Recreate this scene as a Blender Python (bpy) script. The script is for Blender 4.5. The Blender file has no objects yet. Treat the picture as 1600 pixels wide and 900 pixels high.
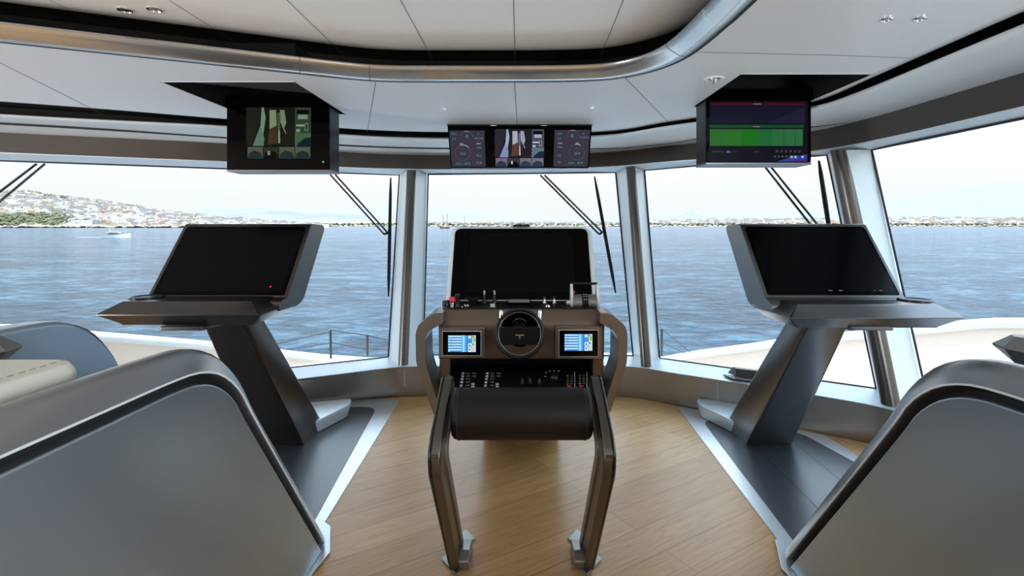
import bpy, bmesh, math, random
from mathutils import Vector, Matrix
from mathutils.geometry import tessellate_polygon
random.seed(7)
C = bpy.context.scene
COL = C.collection
PI = math.pi

# ------------------------------------------------------------------ camera
EYE = 1.35
cam_d = bpy.data.cameras.new('camera'); cam = bpy.data.objects.new('camera', cam_d); COL.objects.link(cam)
cam.location = (0, 0, EYE); cam.rotation_euler = (PI/2, 0, 0)
cam_d.sensor_width = 36; cam_d.lens = 18
cam_d.shift_x = -13/1600; cam_d.shift_y = -98/1600
cam_d.clip_start = 0.05; cam_d.clip_end = 90000
C.camera = cam
# ------------------------------------------------------------------ view
C.view_settings.view_transform = 'Standard'
C.view_settings.look = 'None'
C.view_settings.gamma = 1
EXPO = 1.6
C.view_settings.exposure = EXPO
C.view_settings.use_curve_mapping = False
# ------------------------------------------------------------------ sky
w = bpy.data.worlds.new('sky'); C.world = w; w.use_nodes = True
nt = w.node_tree; nt.nodes.clear()
tc = nt.nodes.new('ShaderNodeTexCoord'); sp = nt.nodes.new('ShaderNodeSeparateXYZ')
rp = nt.nodes.new('ShaderNodeValToRGB'); bg = nt.nodes.new('ShaderNodeBackground'); wo = nt.nodes.new('ShaderNodeOutputWorld')
nt.links.new(tc.outputs['Generated'], sp.inputs[0]); nt.links.new(sp.outputs['Z'], rp.inputs[0])
nt.links.new(rp.outputs[0], bg.inputs[0]); nt.links.new(bg.outputs[0], wo.inputs[0])
e = rp.color_ramp.elements
e[0].position = 0.0; e[0].color = (0.315, 0.320, 0.325, 1)
e[1].position = 1.0; e[1].color = (0.75, 1.08, 1.5, 1)
for p, c in ((0.05, (0.320, 0.325, 0.328, 1)), (0.22, (0.42, 0.45, 0.475, 1)), (0.40, (0.80, 0.98, 1.16, 1))):
    k = e.new(p); k.color = c
bg.inputs[1].default_value = 1.0
# ------------------------------------------------------------------ sun (high, from astern; the roof keeps it off the room)
sd = bpy.data.lights.new('sun', 'SUN'); sd.energy = 1.0; sd.angle = 0.02; sd.color = (1.0, 0.95, 0.88)
so = bpy.data.objects.new('sun', sd); COL.objects.link(so)
so.rotation_euler = Vector((0.10, 0.16, -1)).to_track_quat('-Z', 'Y').to_euler()

# added area fill lights, aft and out of view, to brighten the ceiling
def fill_light(loc, aim, sx, sy, power, col=(0.86, 0.93, 1.0)):
    l = bpy.data.lights.new('aft_fill', 'AREA'); l.shape = 'RECTANGLE'; l.size = sx; l.size_y = sy; l.energy = power; l.color = col
    o = bpy.data.objects.new('aft_fill', l); COL.objects.link(o); o.location = loc
    o.rotation_euler = Vector(aim).to_track_quat('-Z', 'Z').to_euler()
fill_light((-5.95, -0.8, 1.25), (1, .12, .4), 3.6, 1.1, 115)
fill_light((2.38, -1.9, 1.15), (-1, .3, .45), 1.8, 1.1, 46)
fill_light((-1.5, -2.9, 1.15), (.1, 1, .45), 5.0, 1.0, 5, (1.0, 0.95, 0.88))

# ------------------------------------------------------------------ pixel -> place helpers
def P(px, py, Y): return Vector(((px-813)/800*Y, Y, EYE-(py-352)/800*Y))
def PZ(px, py, z):
    Y = (EYE-z)*800/(py-352); return Vector(((px-813)/800*Y, Y, z))

# ------------------------------------------------------------------ materials
def new_mat(name):
    m = bpy.data.materials.new(name); m.use_nodes = True
    return m, m.node_tree, m.node_tree.nodes['Principled BSDF']
def mat(name, col, rough=0.5, metal=0.0, emit=None, es=1.0, spec=0.5, bump=0, bscale=200, coat=0, var=0):
    m, t, b = new_mat(name)
    b.inputs['Base Color'].default_value = (*col, 1)
    b.inputs['Roughness'].default_value = rough; b.inputs['Metallic'].default_value = metal
    b.inputs['Specular IOR Level'].default_value = spec
    b.inputs['Coat Weight'].default_value = coat
    if emit:
        b.inputs['Emission Color'].default_value = (*emit, 1); b.inputs['Emission Strength'].default_value = es
    if bump or var:
        tcn = t.nodes.new('ShaderNodeTexCoord'); n = t.nodes.new('ShaderNodeTexNoise')
        n.inputs['Scale'].default_value = bscale; n.inputs['Detail'].default_value = 4
        t.links.new(tcn.outputs['Object'], n.inputs['Vector'])
        if bump:
            bn = t.nodes.new('ShaderNodeBump'); bn.inputs['Strength'].default_value = bump; bn.inputs['Distance'].default_value = 0.002
            t.links.new(n.outputs['Fac'], bn.inputs['Height']); t.links.new(bn.outputs[0], b.inputs['Normal'])
        if var:
            r = t.nodes.new('ShaderNodeMapRange'); r.inputs['To Min'].default_value = rough-var; r.inputs['To Max'].default_value = rough+var
            t.links.new(n.outputs['Fac'], r.inputs['Value']); t.links.new(r.outputs[0], b.inputs['Roughness'])
    return m
M = {}
M['ceil'] = mat('ceiling_panel', (0.80, 0.81, 0.82), 0.42, 0.08, bump=0.15, bscale=120)
M['ceil_up'] = mat('upper_ceiling_panel', (0.90, 0.88, 0.84), 0.5, 0.0, bump=0.15, bscale=120)
M['alu'] = mat('satin_aluminium', (0.64, 0.70, 0.74), 0.33, 0.5)
M['alu_soft'] = mat('pale_satin_paint', (0.76, 0.77, 0.76), 0.4, 0.25)
M['frame'] = mat('pale_frame_paint', (0.74, 0.82, 0.86), 0.38, 0.15)
M['nose'] = mat('nose_dark_reflection', (0.15, 0.135, 0.12), 0.28, 0.9)  # reflection of the dark room is put into the nose's base colour
M['fascia'] = mat('taupe_fascia', (0.085, 0.070, 0.058), 0.5, 0.3)
M['black'] = mat('black_recess', (0.008, 0.008, 0.008), 0.6)
M['cove'] = mat('dark_cove', (0.02, 0.015, 0.012), 0.7)
M['wall'] = mat('satin_grey_wall', (0.33, 0.315, 0.295), 0.33, 0.8)
M['shell'] = mat('blue_grey_metallic_shell', (0.42, 0.51, 0.60), 0.32, 0.88, bump=0.08, bscale=300)
M['rim'] = mat('grey_metallic_rim', (0.34, 0.355, 0.37), 0.30, 0.9)
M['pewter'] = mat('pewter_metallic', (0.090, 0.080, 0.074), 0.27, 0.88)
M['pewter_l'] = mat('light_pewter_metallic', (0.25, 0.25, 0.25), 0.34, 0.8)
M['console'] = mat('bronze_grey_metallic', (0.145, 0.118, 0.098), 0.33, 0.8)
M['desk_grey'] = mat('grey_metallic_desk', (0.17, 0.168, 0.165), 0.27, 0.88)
M['plate'] = mat('grey_steel_plate', (0.34, 0.33, 0.32), 0.35, 0.7)
M['leg'] = mat('dark_steel_leg', (0.13, 0.118, 0.108), 0.27, 0.88)
M['wing'] = mat('wing_metallic', (0.21, 0.19, 0.17), 0.3, 0.8)
M['bezel'] = mat('black_glass', (0.0015, 0.0012, 0.0012), 0.07, 0.0, spec=0.06)
M['screen'] = mat('dark_screen_glass', (0.002, 0.002, 0.003), 0.16, 0.0, spec=0.08)
M['blk'] = mat('black_plastic', (0.006, 0.006, 0.0065), 0.4, spec=0.2)
M['blkmet'] = mat('black_metal', (0.03, 0.03, 0.033), 0.3, 0.8)
M['leather'] = mat('black_leather', (0.006, 0.0045, 0.004), 0.45, spec=0.3, bump=0.3, bscale=350)
M['cream'] = mat('cream_leather', (0.62, 0.63, 0.57), 0.5, bump=0.25, bscale=300)
M['chrome'] = mat('polished_chrome', (0.8, 0.82, 0.85), 0.12, 1.0)
M['red'] = mat('red_plastic', (0.7, 0.02, 0.05), 0.35)
M['gold'] = mat('brass_emblem', (0.75, 0.6, 0.3), 0.35, 1.0)
M['white'] = mat('white_marking', (0.85, 0.85, 0.85), 0.5)
M['stitch'] = mat('grey_thread', (0.35, 0.36, 0.33), 0.8)
M['mat'] = mat('dark_floor_leather', (0.026, 0.032, 0.040), 0.36, spec=1.0, bump=0.25, bscale=90, var=0.05)
M['trimm'] = mat('floor_trim_metal', (0.68, 0.69, 0.70), 0.35, 0.7)
M['gel'] = mat('white_gelcoat', (0.82, 0.82, 0.80), 0.25)
M['beige'] = mat('cream_gelcoat', (0.86, 0.69, 0.56), 0.35)
M['seam'] = mat('panel_seam', (0.10, 0.09, 0.085), 0.8)
M['rubber'] = mat('black_rubber', (0.02, 0.02, 0.02), 0.6)
M['pinrose'] = mat('fixture_lens', (0.62, 0.55, 0.62), 0.2, 0.4)

def glass_mat():
    m = bpy.data.materials.new('window_glass'); m.use_nodes = True; t = m.node_tree; t.nodes.clear()
    o = t.nodes.new('ShaderNodeOutputMaterial'); mx = t.nodes.new('ShaderNodeMixShader')
    tr = t.nodes.new('ShaderNodeBsdfTransparent'); tr.inputs[0].default_value = (0.96, 0.985, 0.99, 1)
    gl = t.nodes.new('ShaderNodeBsdfGlossy'); gl.inputs['Roughness'].default_value = 0.0
    fr = t.nodes.new('ShaderNodeFresnel'); fr.inputs[0].default_value = 1.09
    t.links.new(fr.outputs[0], mx.inputs[0]); t.links.new(tr.outputs[0], mx.inputs[1]); t.links.new(gl.outputs[0], mx.inputs[2])
    t.links.new(mx.outputs[0], o.inputs[0]); return m
M['glass'] = glass_mat()

def oak_mat():
    m, t, b = new_mat('oak_planks'); N = t.nodes; L = t.links
    tcn = N.new('ShaderNodeTexCoord'); mp = N.new('ShaderNodeMapping'); mp.inputs['Rotation'].default_value = (0, 0, math.radians(-32))
    L.new(tcn.outputs['Object'], mp.inputs[0])
    br = N.new('ShaderNodeTexBrick'); br.offset = 0.37; br.inputs['Scale'].default_value = 1
    br.inputs['Brick Width'].default_value = 2.6; br.inputs['Row Height'].default_value = 0.165
    br.inputs['Mortar Size'].default_value = 0.0018; br.inputs['Mortar Smooth'].default_value = 0.3; br.inputs['Bias'].default_value = 0
    br.inputs['Color1'].default_value = (0.50, 0.275, 0.105, 1); br.inputs['Color2'].default_value = (0.60, 0.36, 0.155, 1)
    br.inputs['Mortar'].default_value = (0.26, 0.14, 0.06, 1)
    L.new(mp.outputs[0], br.inputs['Vector'])
    # grain
    m2 = N.new('ShaderNodeMapping'); m2.inputs['Scale'].default_value = (1.2, 26, 1); L.new(mp.outputs[0], m2.inputs[0])
    n = N.new('ShaderNodeTexNoise'); n.inputs['Scale'].default_value = 3; n.inputs['Detail'].default_value = 7; n.inputs['Roughness'].default_value = 0.6
    L.new(m2.outputs[0], n.inputs['Vector'])
    m3 = N.new('ShaderNodeMapping'); m3.inputs['Scale'].default_value = (0.9, 7, 1); L.new(mp.outputs[0], m3.inputs[0])
    wv = N.new('ShaderNodeTexNoise'); wv.inputs['Scale'].default_value = 1.6; wv.inputs['Detail'].default_value = 1; L.new(m3.outputs[0], wv.inputs['Vector'])
    mu = N.new('ShaderNodeMath'); mu.operation = 'MULTIPLY'; mu.inputs[1].default_value = 55; L.new(wv.outputs['Fac'], mu.inputs[0])
    sn = N.new('ShaderNodeMath'); sn.operation = 'SINE'; L.new(mu.outputs[0], sn.inputs[0])
    r1 = N.new('ShaderNodeMapRange'); r1.inputs['From Min'].default_value = 0.3; r1.inputs['From Max'].default_value = 0.7; r1.inputs['To Min'].default_value = 0.80; r1.inputs['To Max'].default_value = 1.14
    L.new(n.outputs['Fac'], r1.inputs['Value'])
    r2 = N.new('ShaderNodeMapRange'); r2.inputs['From Min'].default_value = 0.6; r2.inputs['From Max'].default_value = 1; r2.inputs['To Min'].default_value = 1; r2.inputs['To Max'].default_value = 0.88
    L.new(sn.outputs[0], r2.inputs['Value'])
    mm = N.new('ShaderNodeMath'); mm.operation = 'MULTIPLY'; L.new(r1.outputs[0], mm.inputs[0]); L.new(r2.outputs[0], mm.inputs[1])
    mx = N.new('ShaderNodeVectorMath'); mx.operation = 'SCALE'; L.new(br.outputs['Color'], mx.inputs[0]); L.new(mm.outputs[0], mx.inputs['Scale'])
    L.new(mx.outputs[0], b.inputs['Base Color'])
    b.inputs['Roughness'].default_value = 0.38
    bn = N.new('ShaderNodeBump'); bn.inputs['Strength'].default_value = 0.25; bn.inputs['Distance'].default_value = 0.002
    L.new(mm.outputs[0], bn.inputs['Height']); L.new(bn.outputs[0], b.inputs['Normal'])
    return m
M['oak'] = oak_mat()

def sea_mat():
    m, t, b = new_mat('sea_water'); N = t.nodes; L = t.links
    tcn = N.new('ShaderNodeTexCoord')
    prev = None
    for i, (sc, amp, st) in enumerate(((0.10, 0.6, (0.5, 1, 1)), (0.34, 1.0, (0.6, 1, 1)), (1.1, 0.75, (0.6, 1, 1)), (0.02, 0.25, (0.4, 1, 1)), (3.2, 0.15, (0.7, 1, 1)))):
        mp = N.new('ShaderNodeMapping'); mp.inputs['Scale'].default_value = st; mp.inputs['Rotation'].default_value = (0, 0, 0.25+0.2*i)
        L.new(tcn.outputs['Object'], mp.inputs[0])
        n = N.new('ShaderNodeTexNoise'); n.inputs['Scale'].default_value = sc; n.inputs['Detail'].default_value = 5; n.inputs['Roughness'].default_value = 0.6
        n.inputs['Distortion'].default_value = 0.4
        L.new(mp.outputs[0], n.inputs['Vector'])
        mu = N.new('ShaderNodeMath'); mu.operation = 'MULTIPLY'; mu.inputs[1].default_value = amp; L.new(n.outputs['Fac'], mu.inputs[0])
        if prev is None: prev = mu
        else:
            ad = N.new('ShaderNodeMath'); ad.operation = 'ADD'; L.new(prev.outputs[0], ad.inputs[0]); L.new(mu.outputs[0], ad.inputs[1]); prev = ad
    bn = N.new('ShaderNodeBump'); bn.inputs['Strength'].default_value = 1.0; bn.inputs['Distance'].default_value = 2.2
    L.new(prev.outputs[0], bn.inputs['Height']); L.new(bn.outputs[0], b.inputs['Normal'])
    rr = N.new('ShaderNodeValToRGB'); L.new(prev.outputs[0], rr.inputs[0]); L.new(rr.outputs[0], b.inputs['Base Color'])
    el = rr.color_ramp.elements; dv = N.new('ShaderNodeMath'); dv.operation = 'MULTIPLY'; dv.inputs[1].default_value = 1/2.75
    L.new(prev.outputs[0], dv.inputs[0]); L.new(dv.outputs[0], rr.inputs[0])
    el[0].position = 0.42; el[0].color = (0.003, 0.028, 0.050, 1); el[1].position = 0.60; el[1].color = (0.12, 0.24, 0.32, 1)
    k = el.new(0.50); k.color = (0.017, 0.072, 0.122, 1)
    b.inputs['Roughness'].default_value = 0.12; b.inputs['IOR'].default_value = 1.33
    return m
M['sea'] = sea_mat()

def ground_mat(name, c1, c2, c3, scale):
    m, t, b = new_mat(name); N = t.nodes; L = t.links
    tcn = N.new('ShaderNodeTexCoord'); n = N.new('ShaderNodeTexNoise'); n.inputs['Scale'].default_value = scale; n.inputs['Detail'].default_value = 6
    L.new(tcn.outputs['Object'], n.inputs['Vector'])
    r = N.new('ShaderNodeValToRGB'); L.new(n.outputs['Fac'], r.inputs[0]); L.new(r.outputs[0], b.inputs['Base Color'])
    el = r.color_ramp.elements; el[0].position = 0.38; el[0].color = (*c1, 1); el[1].position = 0.62; el[1].color = (*c3, 1)
    k = el.new(0.5); k.color = (*c2, 1); b.inputs['Roughness'].default_value = 0.9
    return m
M['hill'] = ground_mat('dry_hillside', (0.20, 0.17, 0.09), (0.33, 0.26, 0.19), (0.42, 0.34, 0.27), 0.01)
M['coast'] = ground_mat('dry_coast', (0.24, 0.19, 0.12), (0.34, 0.25, 0.17), (0.40, 0.32, 0.25), 0.006)
M['mount'] = ground_mat('haze_pale_mountain', (0.245, 0.25, 0.268), (0.252, 0.256, 0.27), (0.258, 0.26, 0.272), 0.0006)  # distance haze is mixed into these pale base colours
M['mount2'] = ground_mat('haze_grey_mountain', (0.19, 0.195, 0.21), (0.22, 0.22, 0.225), (0.25, 0.245, 0.245), 0.0012)  # greyed base colours carry the haze over the nearer hills
M['sand'] = mat('shore_rock', (0.33, 0.26, 0.19), 0.9)
M['green'] = ground_mat('tree_foliage', (0.065, 0.075, 0.03), (0.12, 0.12, 0.055), (0.19, 0.18, 0.09), 0.05)
HM = [mat('house_white', (0.66, 0.61, 0.56), 0.8), mat('house_cream', (0.55, 0.45, 0.36), 0.8),
      mat('house_sand', (0.44, 0.33, 0.25), 0.8), mat('house_grey', (0.36, 0.34, 0.33), 0.8)]
M['roof'] = mat('terracotta_roof', (0.33, 0.17, 0.11), 0.8)
M['pane'] = mat('dark_house_window', (0.12, 0.105, 0.095), 0.6)

# emissive screen pixels
EM = {}
def em(name, col, s=1.0):
    if name not in EM: EM[name] = mat('lit_'+name, (0.002, 0.002, 0.002), 0.25, emit=col, es=s/2**EXPO, spec=0.06)
    return EM[name]

# ------------------------------------------------------------------ object helpers
ORG = {}
def world_org(o):
    return ORG.get(o.name, Vector((0, 0, 0))) if o else Vector((0, 0, 0))
def thing(name, label, cat, loc=(0, 0, 0), group=None):
    o = bpy.data.objects.new(name, None); COL.objects.link(o); o.location = loc; o.empty_display_size = 0.1
    o['label'] = label; o['category'] = cat
    if group: o['group'] = group
    ORG[o.name] = Vector(loc); return o
def tag(o, label, cat, group=None, kind=None):
    o['label'] = label; o['category'] = cat
    if group: o['group'] = group
    if kind: o['kind'] = kind
    return o
class MB:
    """collects geometry (world coordinates) for ONE mesh object"""
    def __init__(s): s.v = []; s.f = []; s.mi = []; s.mats = []; s.cur = 0
    def mat(s, m):
        if m not in s.mats: s.mats.append(m)
        s.cur = s.mats.index(m); return s
    def add(s, vs, fs):
        n = len(s.v); s.v += [Vector(v) for v in vs]
        for f in fs: s.f.append([i+n for i in f]); s.mi.append(s.cur)
        return s
    def box(s, x0, x1, y0, y1, z0, z1):
        vs = [(x, y, z) for z in (z0, z1) for y in (y0, y1) for x in (x0, x1)]
        return s.add(vs, [(0, 2, 3, 1), (4, 5, 7, 6), (0, 1, 5, 4), (2, 6, 7, 3), (0, 4, 6, 2), (1, 3, 7, 5)])
    def loft(s, rings, cap0=True, cap1=True, closed=True):
        n = len(rings[0]); vs = [p for r in rings for p in r]; fs = []
        for i in range(len(rings)-1):
            for j in range(n if closed else n-1):
                k = (j+1) % n
                fs.append((i*n+j, i*n+k, (i+1)*n+k, (i+1)*n+j))
        if cap0: fs.append(tuple(reversed(range(n))))
        if cap1: fs.append(tuple((len(rings)-1)*n+j for j in range(n)))
        return s.add(vs, fs)
    def prism(s, poly, axis, a0, a1):
        def mk(p, a): return {'x': (a, p[0], p[1]), 'y': (p[0], a, p[1]), 'z': (p[0], p[1], a)}[axis]
        return s.loft([[mk(p, a0) for p in poly], [mk(p, a1) for p in poly]])
    def tube(s, pts, r, seg=10, caps=True):
        pts = [Vector(p) for p in pts]; rings = []; up = None
        for i, p in enumerate(pts):
            d = (pts[min(i+1, len(pts)-1)]-pts[max(i-1, 0)]).normalized()
            if up is None: up = Vector((0, 0, 1)) if abs(d.z) < 0.9 else Vector((0, 1, 0))
            a = d.cross(up).normalized(); b = a.cross(d).normalized(); up = b
            rr = r[i] if isinstance(r, (list, tuple)) else r
            rings.append([p+a*math.cos(t)*rr+b*math.sin(t)*rr for t in [2*PI*k/seg for k in range(seg)]])
        return s.loft(rings, caps, caps)
    def cyl(s, p0, p1, r0, r1=None, seg=20):
        return s.tube([p0, p1], [r0, r0 if r1 is None else r1], seg)
    def lathe(s, c, prof, seg=24, axis='z'):
        c = Vector(c); rings = []
        for r, h in prof:
            ring = []
            for k in range(seg):
                t = 2*PI*k/seg; a, b = r*math.cos(t), r*math.sin(t)
                ring.append(c+Vector({'z': (a, b, h), 'y': (a, h, -b), 'x': (h, a, b)}[axis]))
            rings.append(ring)
        return s.loft(rings)
    def torus(s, c, R, r, n=48, m=10, tilt=0):
        vs = []; fs = []; Mx = Matrix.Rotation(tilt, 3, 'X')
        for i in range(n):
            a = 2*PI*i/n
            for j in range(m):
                b = 2*PI*j/m; q = R+r*math.cos(b)
                vs.append(Vector(c)+Mx@Vector((q*math.cos(a), r*math.sin(b), q*math.sin(a))))
        for i in range(n):
            for j in range(m):
                fs.append((i*m+j, ((i+1) % n)*m+j, ((i+1) % n)*m+(j+1) % m, i*m+(j+1) % m))
        return s.add(vs, fs)
    def quad(s, a, b, c, d): return s.add([a, b, c, d], [(0, 1, 2, 3)])
    def build(s, name, m=None, parent=None, bevel=0, seg=3, smooth=None, kind=None, ang=30, fixn=True, subd=0):
        me = bpy.data.meshes.new(name); org = world_org(parent)
        top = parent is None
        if top:
            c = Vector((0, 0, 0))
        me.from_pydata([v-org for v in s.v], [], s.f)
        if m is not None: me.materials.append(m)
        else:
            for q in s.mats: me.materials.append(q)
            me.polygons.foreach_set('material_index', s.mi)
        if fixn:
            bm = bmesh.new(); bm.from_mesh(me); bmesh.ops.recalc_face_normals(bm, faces=bm.faces); bm.to_mesh(me); bm.free()
        o = bpy.data.objects.new(name, me); COL.objects.link(o)
        if parent: o.parent = parent; ORG[o.name] = org
        if kind: o['kind'] = kind
        if bevel:
            bv = o.modifiers.new('bevel', 'BEVEL'); bv.width = bevel; bv.segments = seg; bv.limit_method = 'ANGLE'
            bv.angle_limit = math.radians(ang); bv.harden_normals = True
        if subd:
            sb = o.modifiers.new('sub', 'SUBSURF'); sb.levels = subd; sb.render_levels = subd
        if smooth is None: smooth = bool(bevel)
        if smooth or bevel or subd:
            me.polygons.foreach_set('use_smooth', [True]*len(me.polygons))
            if not bevel and not subd:
                try: me.set_sharp_from_angle(angle=math.radians(40))
                except Exception: pass
        return o

def catmull(pts, n=8):
    pts = [Vector(p) for p in pts]; out = []
    for i in range(len(pts)-1):
        p0, p1, p2, p3 = pts[max(i-1, 0)], pts[i], pts[i+1], pts[min(i+2, len(pts)-1)]
        for k in range(n):
            t = k/n
            out.append(0.5*((2*p1)+(p2-p0)*t+(2*p0-5*p1+4*p2-p3)*t*t+(3*p1-p0-3*p2+p3)*t**3))
    out.append(pts[-1]); return out
def rpoly(pts, r, n=5):
    """round the corners of a 2D polygon; r scalar or list"""
    out = []; N = len(pts)
    for i in range(N):
        a, b, c = Vector(pts[i-1]), Vector(pts[i]), Vector(pts[(i+1) % N])
        rr = r[i] if isinstance(r, (list, tuple)) else r
        if rr <= 0: out.append(tuple(b)); continue
        u, v = (a-b), (c-b); d = min(rr, u.length*.45, v.length*.45)
        p, q = b+u.normalized()*d, b+v.normalized()*d
        for k in range(n+1):
            t = k/n; out.append(tuple((1-t)**2*p+2*t*(1-t)*b+t*t*q))
    return out
def offset2d(pts, d):
    """offset of an open 2D polyline (left side positive)"""
    out = []
    for i, p in enumerate(pts):
        a = Vector(pts[max(i-1, 0)]); b = Vector(pts[min(i+1, len(pts)-1)])
        t = (b-a).normalized(); out.append(Vector(p)+Vector((-t.y, t.x))*d)
    return out

# =================================================================== THE ROOM
ZC = EYE+0.70    # lower ceiling
ZU = EYE+0.85    # raised centre ceiling
# floor
floor = MB().add([(-5, -3, 0), (2.9, -3, 0), (2.9, 2.5, 0), (2.3, 3.4, 0), (1.3, 4.1, 0), (0.9, 4.25, 0), (-0.9, 4.25, 0), (-2.2, 3.75, 0), (-5, 2.6, 0)],
                 [tuple(range(9))]).build('floor', M['oak'], kind='structure')
# front wall below windows: floor line S0, sill inner edge S1, glass foot S2
ZS1, ZS2 = 0.245, 0.262
xs = list(range(33))
S1 = [(-5.2, 2.02), (-3.6, 2.76), (-1.66, 3.65)] + [tuple(PZ(x, y, ZS1).xy) for x, y in ((600, 576), (655, 572.5), (813, 572), (970, 572), (1060, 584), (1190, 604), (1330, 627))]
S1 += [(2.22, 3.06), (2.34, 2.85), (2.40, 2.3), (2.42, 0.5), (2.42, -3)]
S0 = [(-5.3, 2.2), (-3.7, 2.94), (-1.73, 3.82)] + [(-1.12, 4.0), (-0.78, 4.04), (0, 4.03), (0.78, 4.03), (1.17, 3.83), (1.62, 3.53), (2.0, 3.28)]
S0 += [(2.26, 3.08), (2.40, 2.8), (2.46, 2.3), (2.48, 0.5), (2.48, -3)]
S2 = [(-5.3, 2.25), (-3.7, 2.99), (-1.81, 3.88), (-1.08, 4.23), (-0.80, 4.30), (0, 4.32), (0.86, 4.30), (1.14, 4.19), (1.72, 3.83), (2.36, 3.42)]
S2 += [(2.50, 3.25), (2.62, 2.95), (2.70, 2.3), (2.72, 0.5), (2.72, -3)]
def sm(line, n=6): return catmull([Vector(p) for p in line], n)
s0, s1, s2 = sm(S0), sm(S1), sm(S2)
b = MB()
rings = []
prof = [(0.0, 0.0), (0.35, 0.012), (0.85, 0.06), (1.0, 0.10), (1.0, 0.22)]
for k, z in ((0, 0.0), (0.25, 0.006), (0.6, 0.02), (0.9, 0.05), (1, 0.09), (1, 0.225)):
    rings.append([Vector((*(p.lerp(q, 0.0).xy if False else (Vector((p.x, p.y))+(Vector((q.x, q.y))-Vector((p.x, p.y)))*(k*0.9))), z)) for p, q in zip(s0, s1)])
rings.append([Vector((q.x, q.y, ZS1)) for q in s1])
lip = [Vector((q.x, q.y, ZS1+0.004)) for q in offset2d([Vector((q.x, q.y)) for q in s1], 0.012)]
rings.append(lip)
rings.append([Vector((q.x, q.y, ZS2)) for q in s2])
rings.append([Vector((q.x, q.y, -0.4)) for q in s2])
wf = MB().mat(M['wall'])
wf.loft(rings[:7], False, False, closed=False)
wf.mat(M['frame']); wf.loft(rings[6:], False, False, closed=False)
wall_front = wf.build('wall_front', None, kind='structure', smooth=True)
# joint lines in the wall lining
sj = MB()
for i in (22, 45):
    p = s1[i]; q = s0[i]; d = (s1[i+1]-s1[i]).normalized()*0.0012
    f = Vector((0, -0.002)); a0 = Vector((q.x, q.y)); a1 = Vector((p.x, p.y)); dd = Vector((d.x, d.y))
    w0 = a0.lerp(a1, 0.9)
    sj.quad((*(w0-dd+f), 0.09), (*(w0+dd+f), 0.09), (*(w0+dd+f), 0.225), (*(w0-dd+f), 0.225))
sj.build('panel_joint', M['alu_soft'], wall_front)

# window head: ceiling edge, lip, soffit, fascia, frame -- plan lines at constant heights
def HL(dz, pts, pre, post):
    out = [Vector(p) for p in pre]
    for x, y in pts:
        q = PZ(x, y, EYE+dz); out.append(Vector((q.x, q.y)))
    out += [Vector(p) for p in post]
    return catmull(out, 8)
X8 = (0, 350, 600, 813, 950)
L2 = HL(.66, list(zip(X8, (181, 199, 216, 217.5, 213)))+[(1045, 199), (1180, 181), (1270, 169.5)], [(-5, 2.28)], [(1.70, 2.55), (1.675, 1.7), (1.66, 0.2), (1.66, -3)])
L3 = HL(.64, list(zip(X8, (207, 224, 241, 242, 238)))+[(1045, 228), (1180, 215), (1270, 205)], [(-5, 2.93)], [(2.09, 3.0), (2.11, 2.14), (2.14, 0.2), (2.14, -3)])
L4 = HL(.50, list(zip(X8, (239, 253, 264, 265, 261)))+[(1045, 253), (1180, 244), (1265, 237.5)], [(-5, 2.95)], [(2.10, 3.0), (2.13, 2.10), (2.16, 0.2), (2.16, -3)])
L5 = HL(.475, list(zip(X8, (250, 262.5, 273, 272.5, 270)))+[(1045, 263), (1180, 252), (1280, 243)], [(-5, 3.3)], [(2.24, 3.1), (2.26, 2.27), (2.30, 0.2), (2.30, -3)])
def lift(line, dz): return [Vector((p.x, p.y, EYE+dz)) for p in line]
def mixl(a, b, t, dz): return [Vector((*(Vector((p.x, p.y)).lerp(Vector((q.x, q.y)), t)), EYE+dz)) for p, q in zip(a, b)]
hd = MB().mat(M['alu_soft'])
L1 = HL(.70, list(zip(X8, (159, 186, 204.5, 207, 206)))+[(1045, 191), (1180, 173), (1270, 160)], [(-5, 2.16)], [(1.66, 2.47), (1.65, 2.14), (1.64, 1.7), (1.63, 0.2), (1.63, -3)])
lp = [(0.06, .676), (0.015, .676), (0.003, .672), (0.0, .666), (0.004, .660), (0.02, .656), (0.05, .655)]
rr = []
for off, dz in lp:
    o2 = offset2d([Vector((p.x, p.y)) for p in L2], off)   # positive = outboard
    rr.append([Vector((*q, EYE+dz)) for q in o2])
rr.append(mixl(L2, L3, 0.36, .655)); rr.append(mixl(L2, L3, 0.42, .6545)); rr.append(mixl(L2, L3, 0.95, .641)); rr.append(lift(L3, .640))
hd.loft(rr, False, False, closed=False)
hd.mat(M['fascia']); hd.loft([lift(L3, .640), lift(L4, .505)], False, False, closed=False)
hd.mat(M['frame']); hd.loft([lift(L4, .505), lift(L4, .498), lift(L5, .475)], False, False, closed=False)
hd.mat(M['black']); hd.loft([mixl(L2, L2, 0, .70), mixl(L2, L2, 0, .9)][:2], False, False, closed=False) if False else None
trim_head = hd.build('trim_1', None, kind='structure', smooth=True)
trim_head['label'] = 'window head with pale soffit strip and taupe fascia band'
# roof slab above everything
rf = MB().mat(M['cove'])
edge = [(-6, -3)] + [(p.x, p.y) for p in L5] + [(2.9, -3)]
outer = [Vector((-6, -3.0))] + offset2d([Vector((p.x, p.y)) for p in L5], 0.12) + [Vector((2.6, -3))]
rf.prism([tuple(q) for q in outer], 'z', ZU+0.12, ZU+0.25)
roof = rf.build('wall_roof_slab', M['cove'], kind='structure')
# outer head wall above glass
hw = MB().loft([lift(L5, .475), [Vector((*q, EYE+.50)) for q in offset2d([Vector((p.x, p.y)) for p in L5], 0.1)],
                [Vector((*q, ZU+.14)) for q in offset2d([Vector((p.x, p.y)) for p in L5], 0.1)]], False, False, closed=False)
hw.build('wall_front_head', M['gel'], kind='structure')

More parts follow.
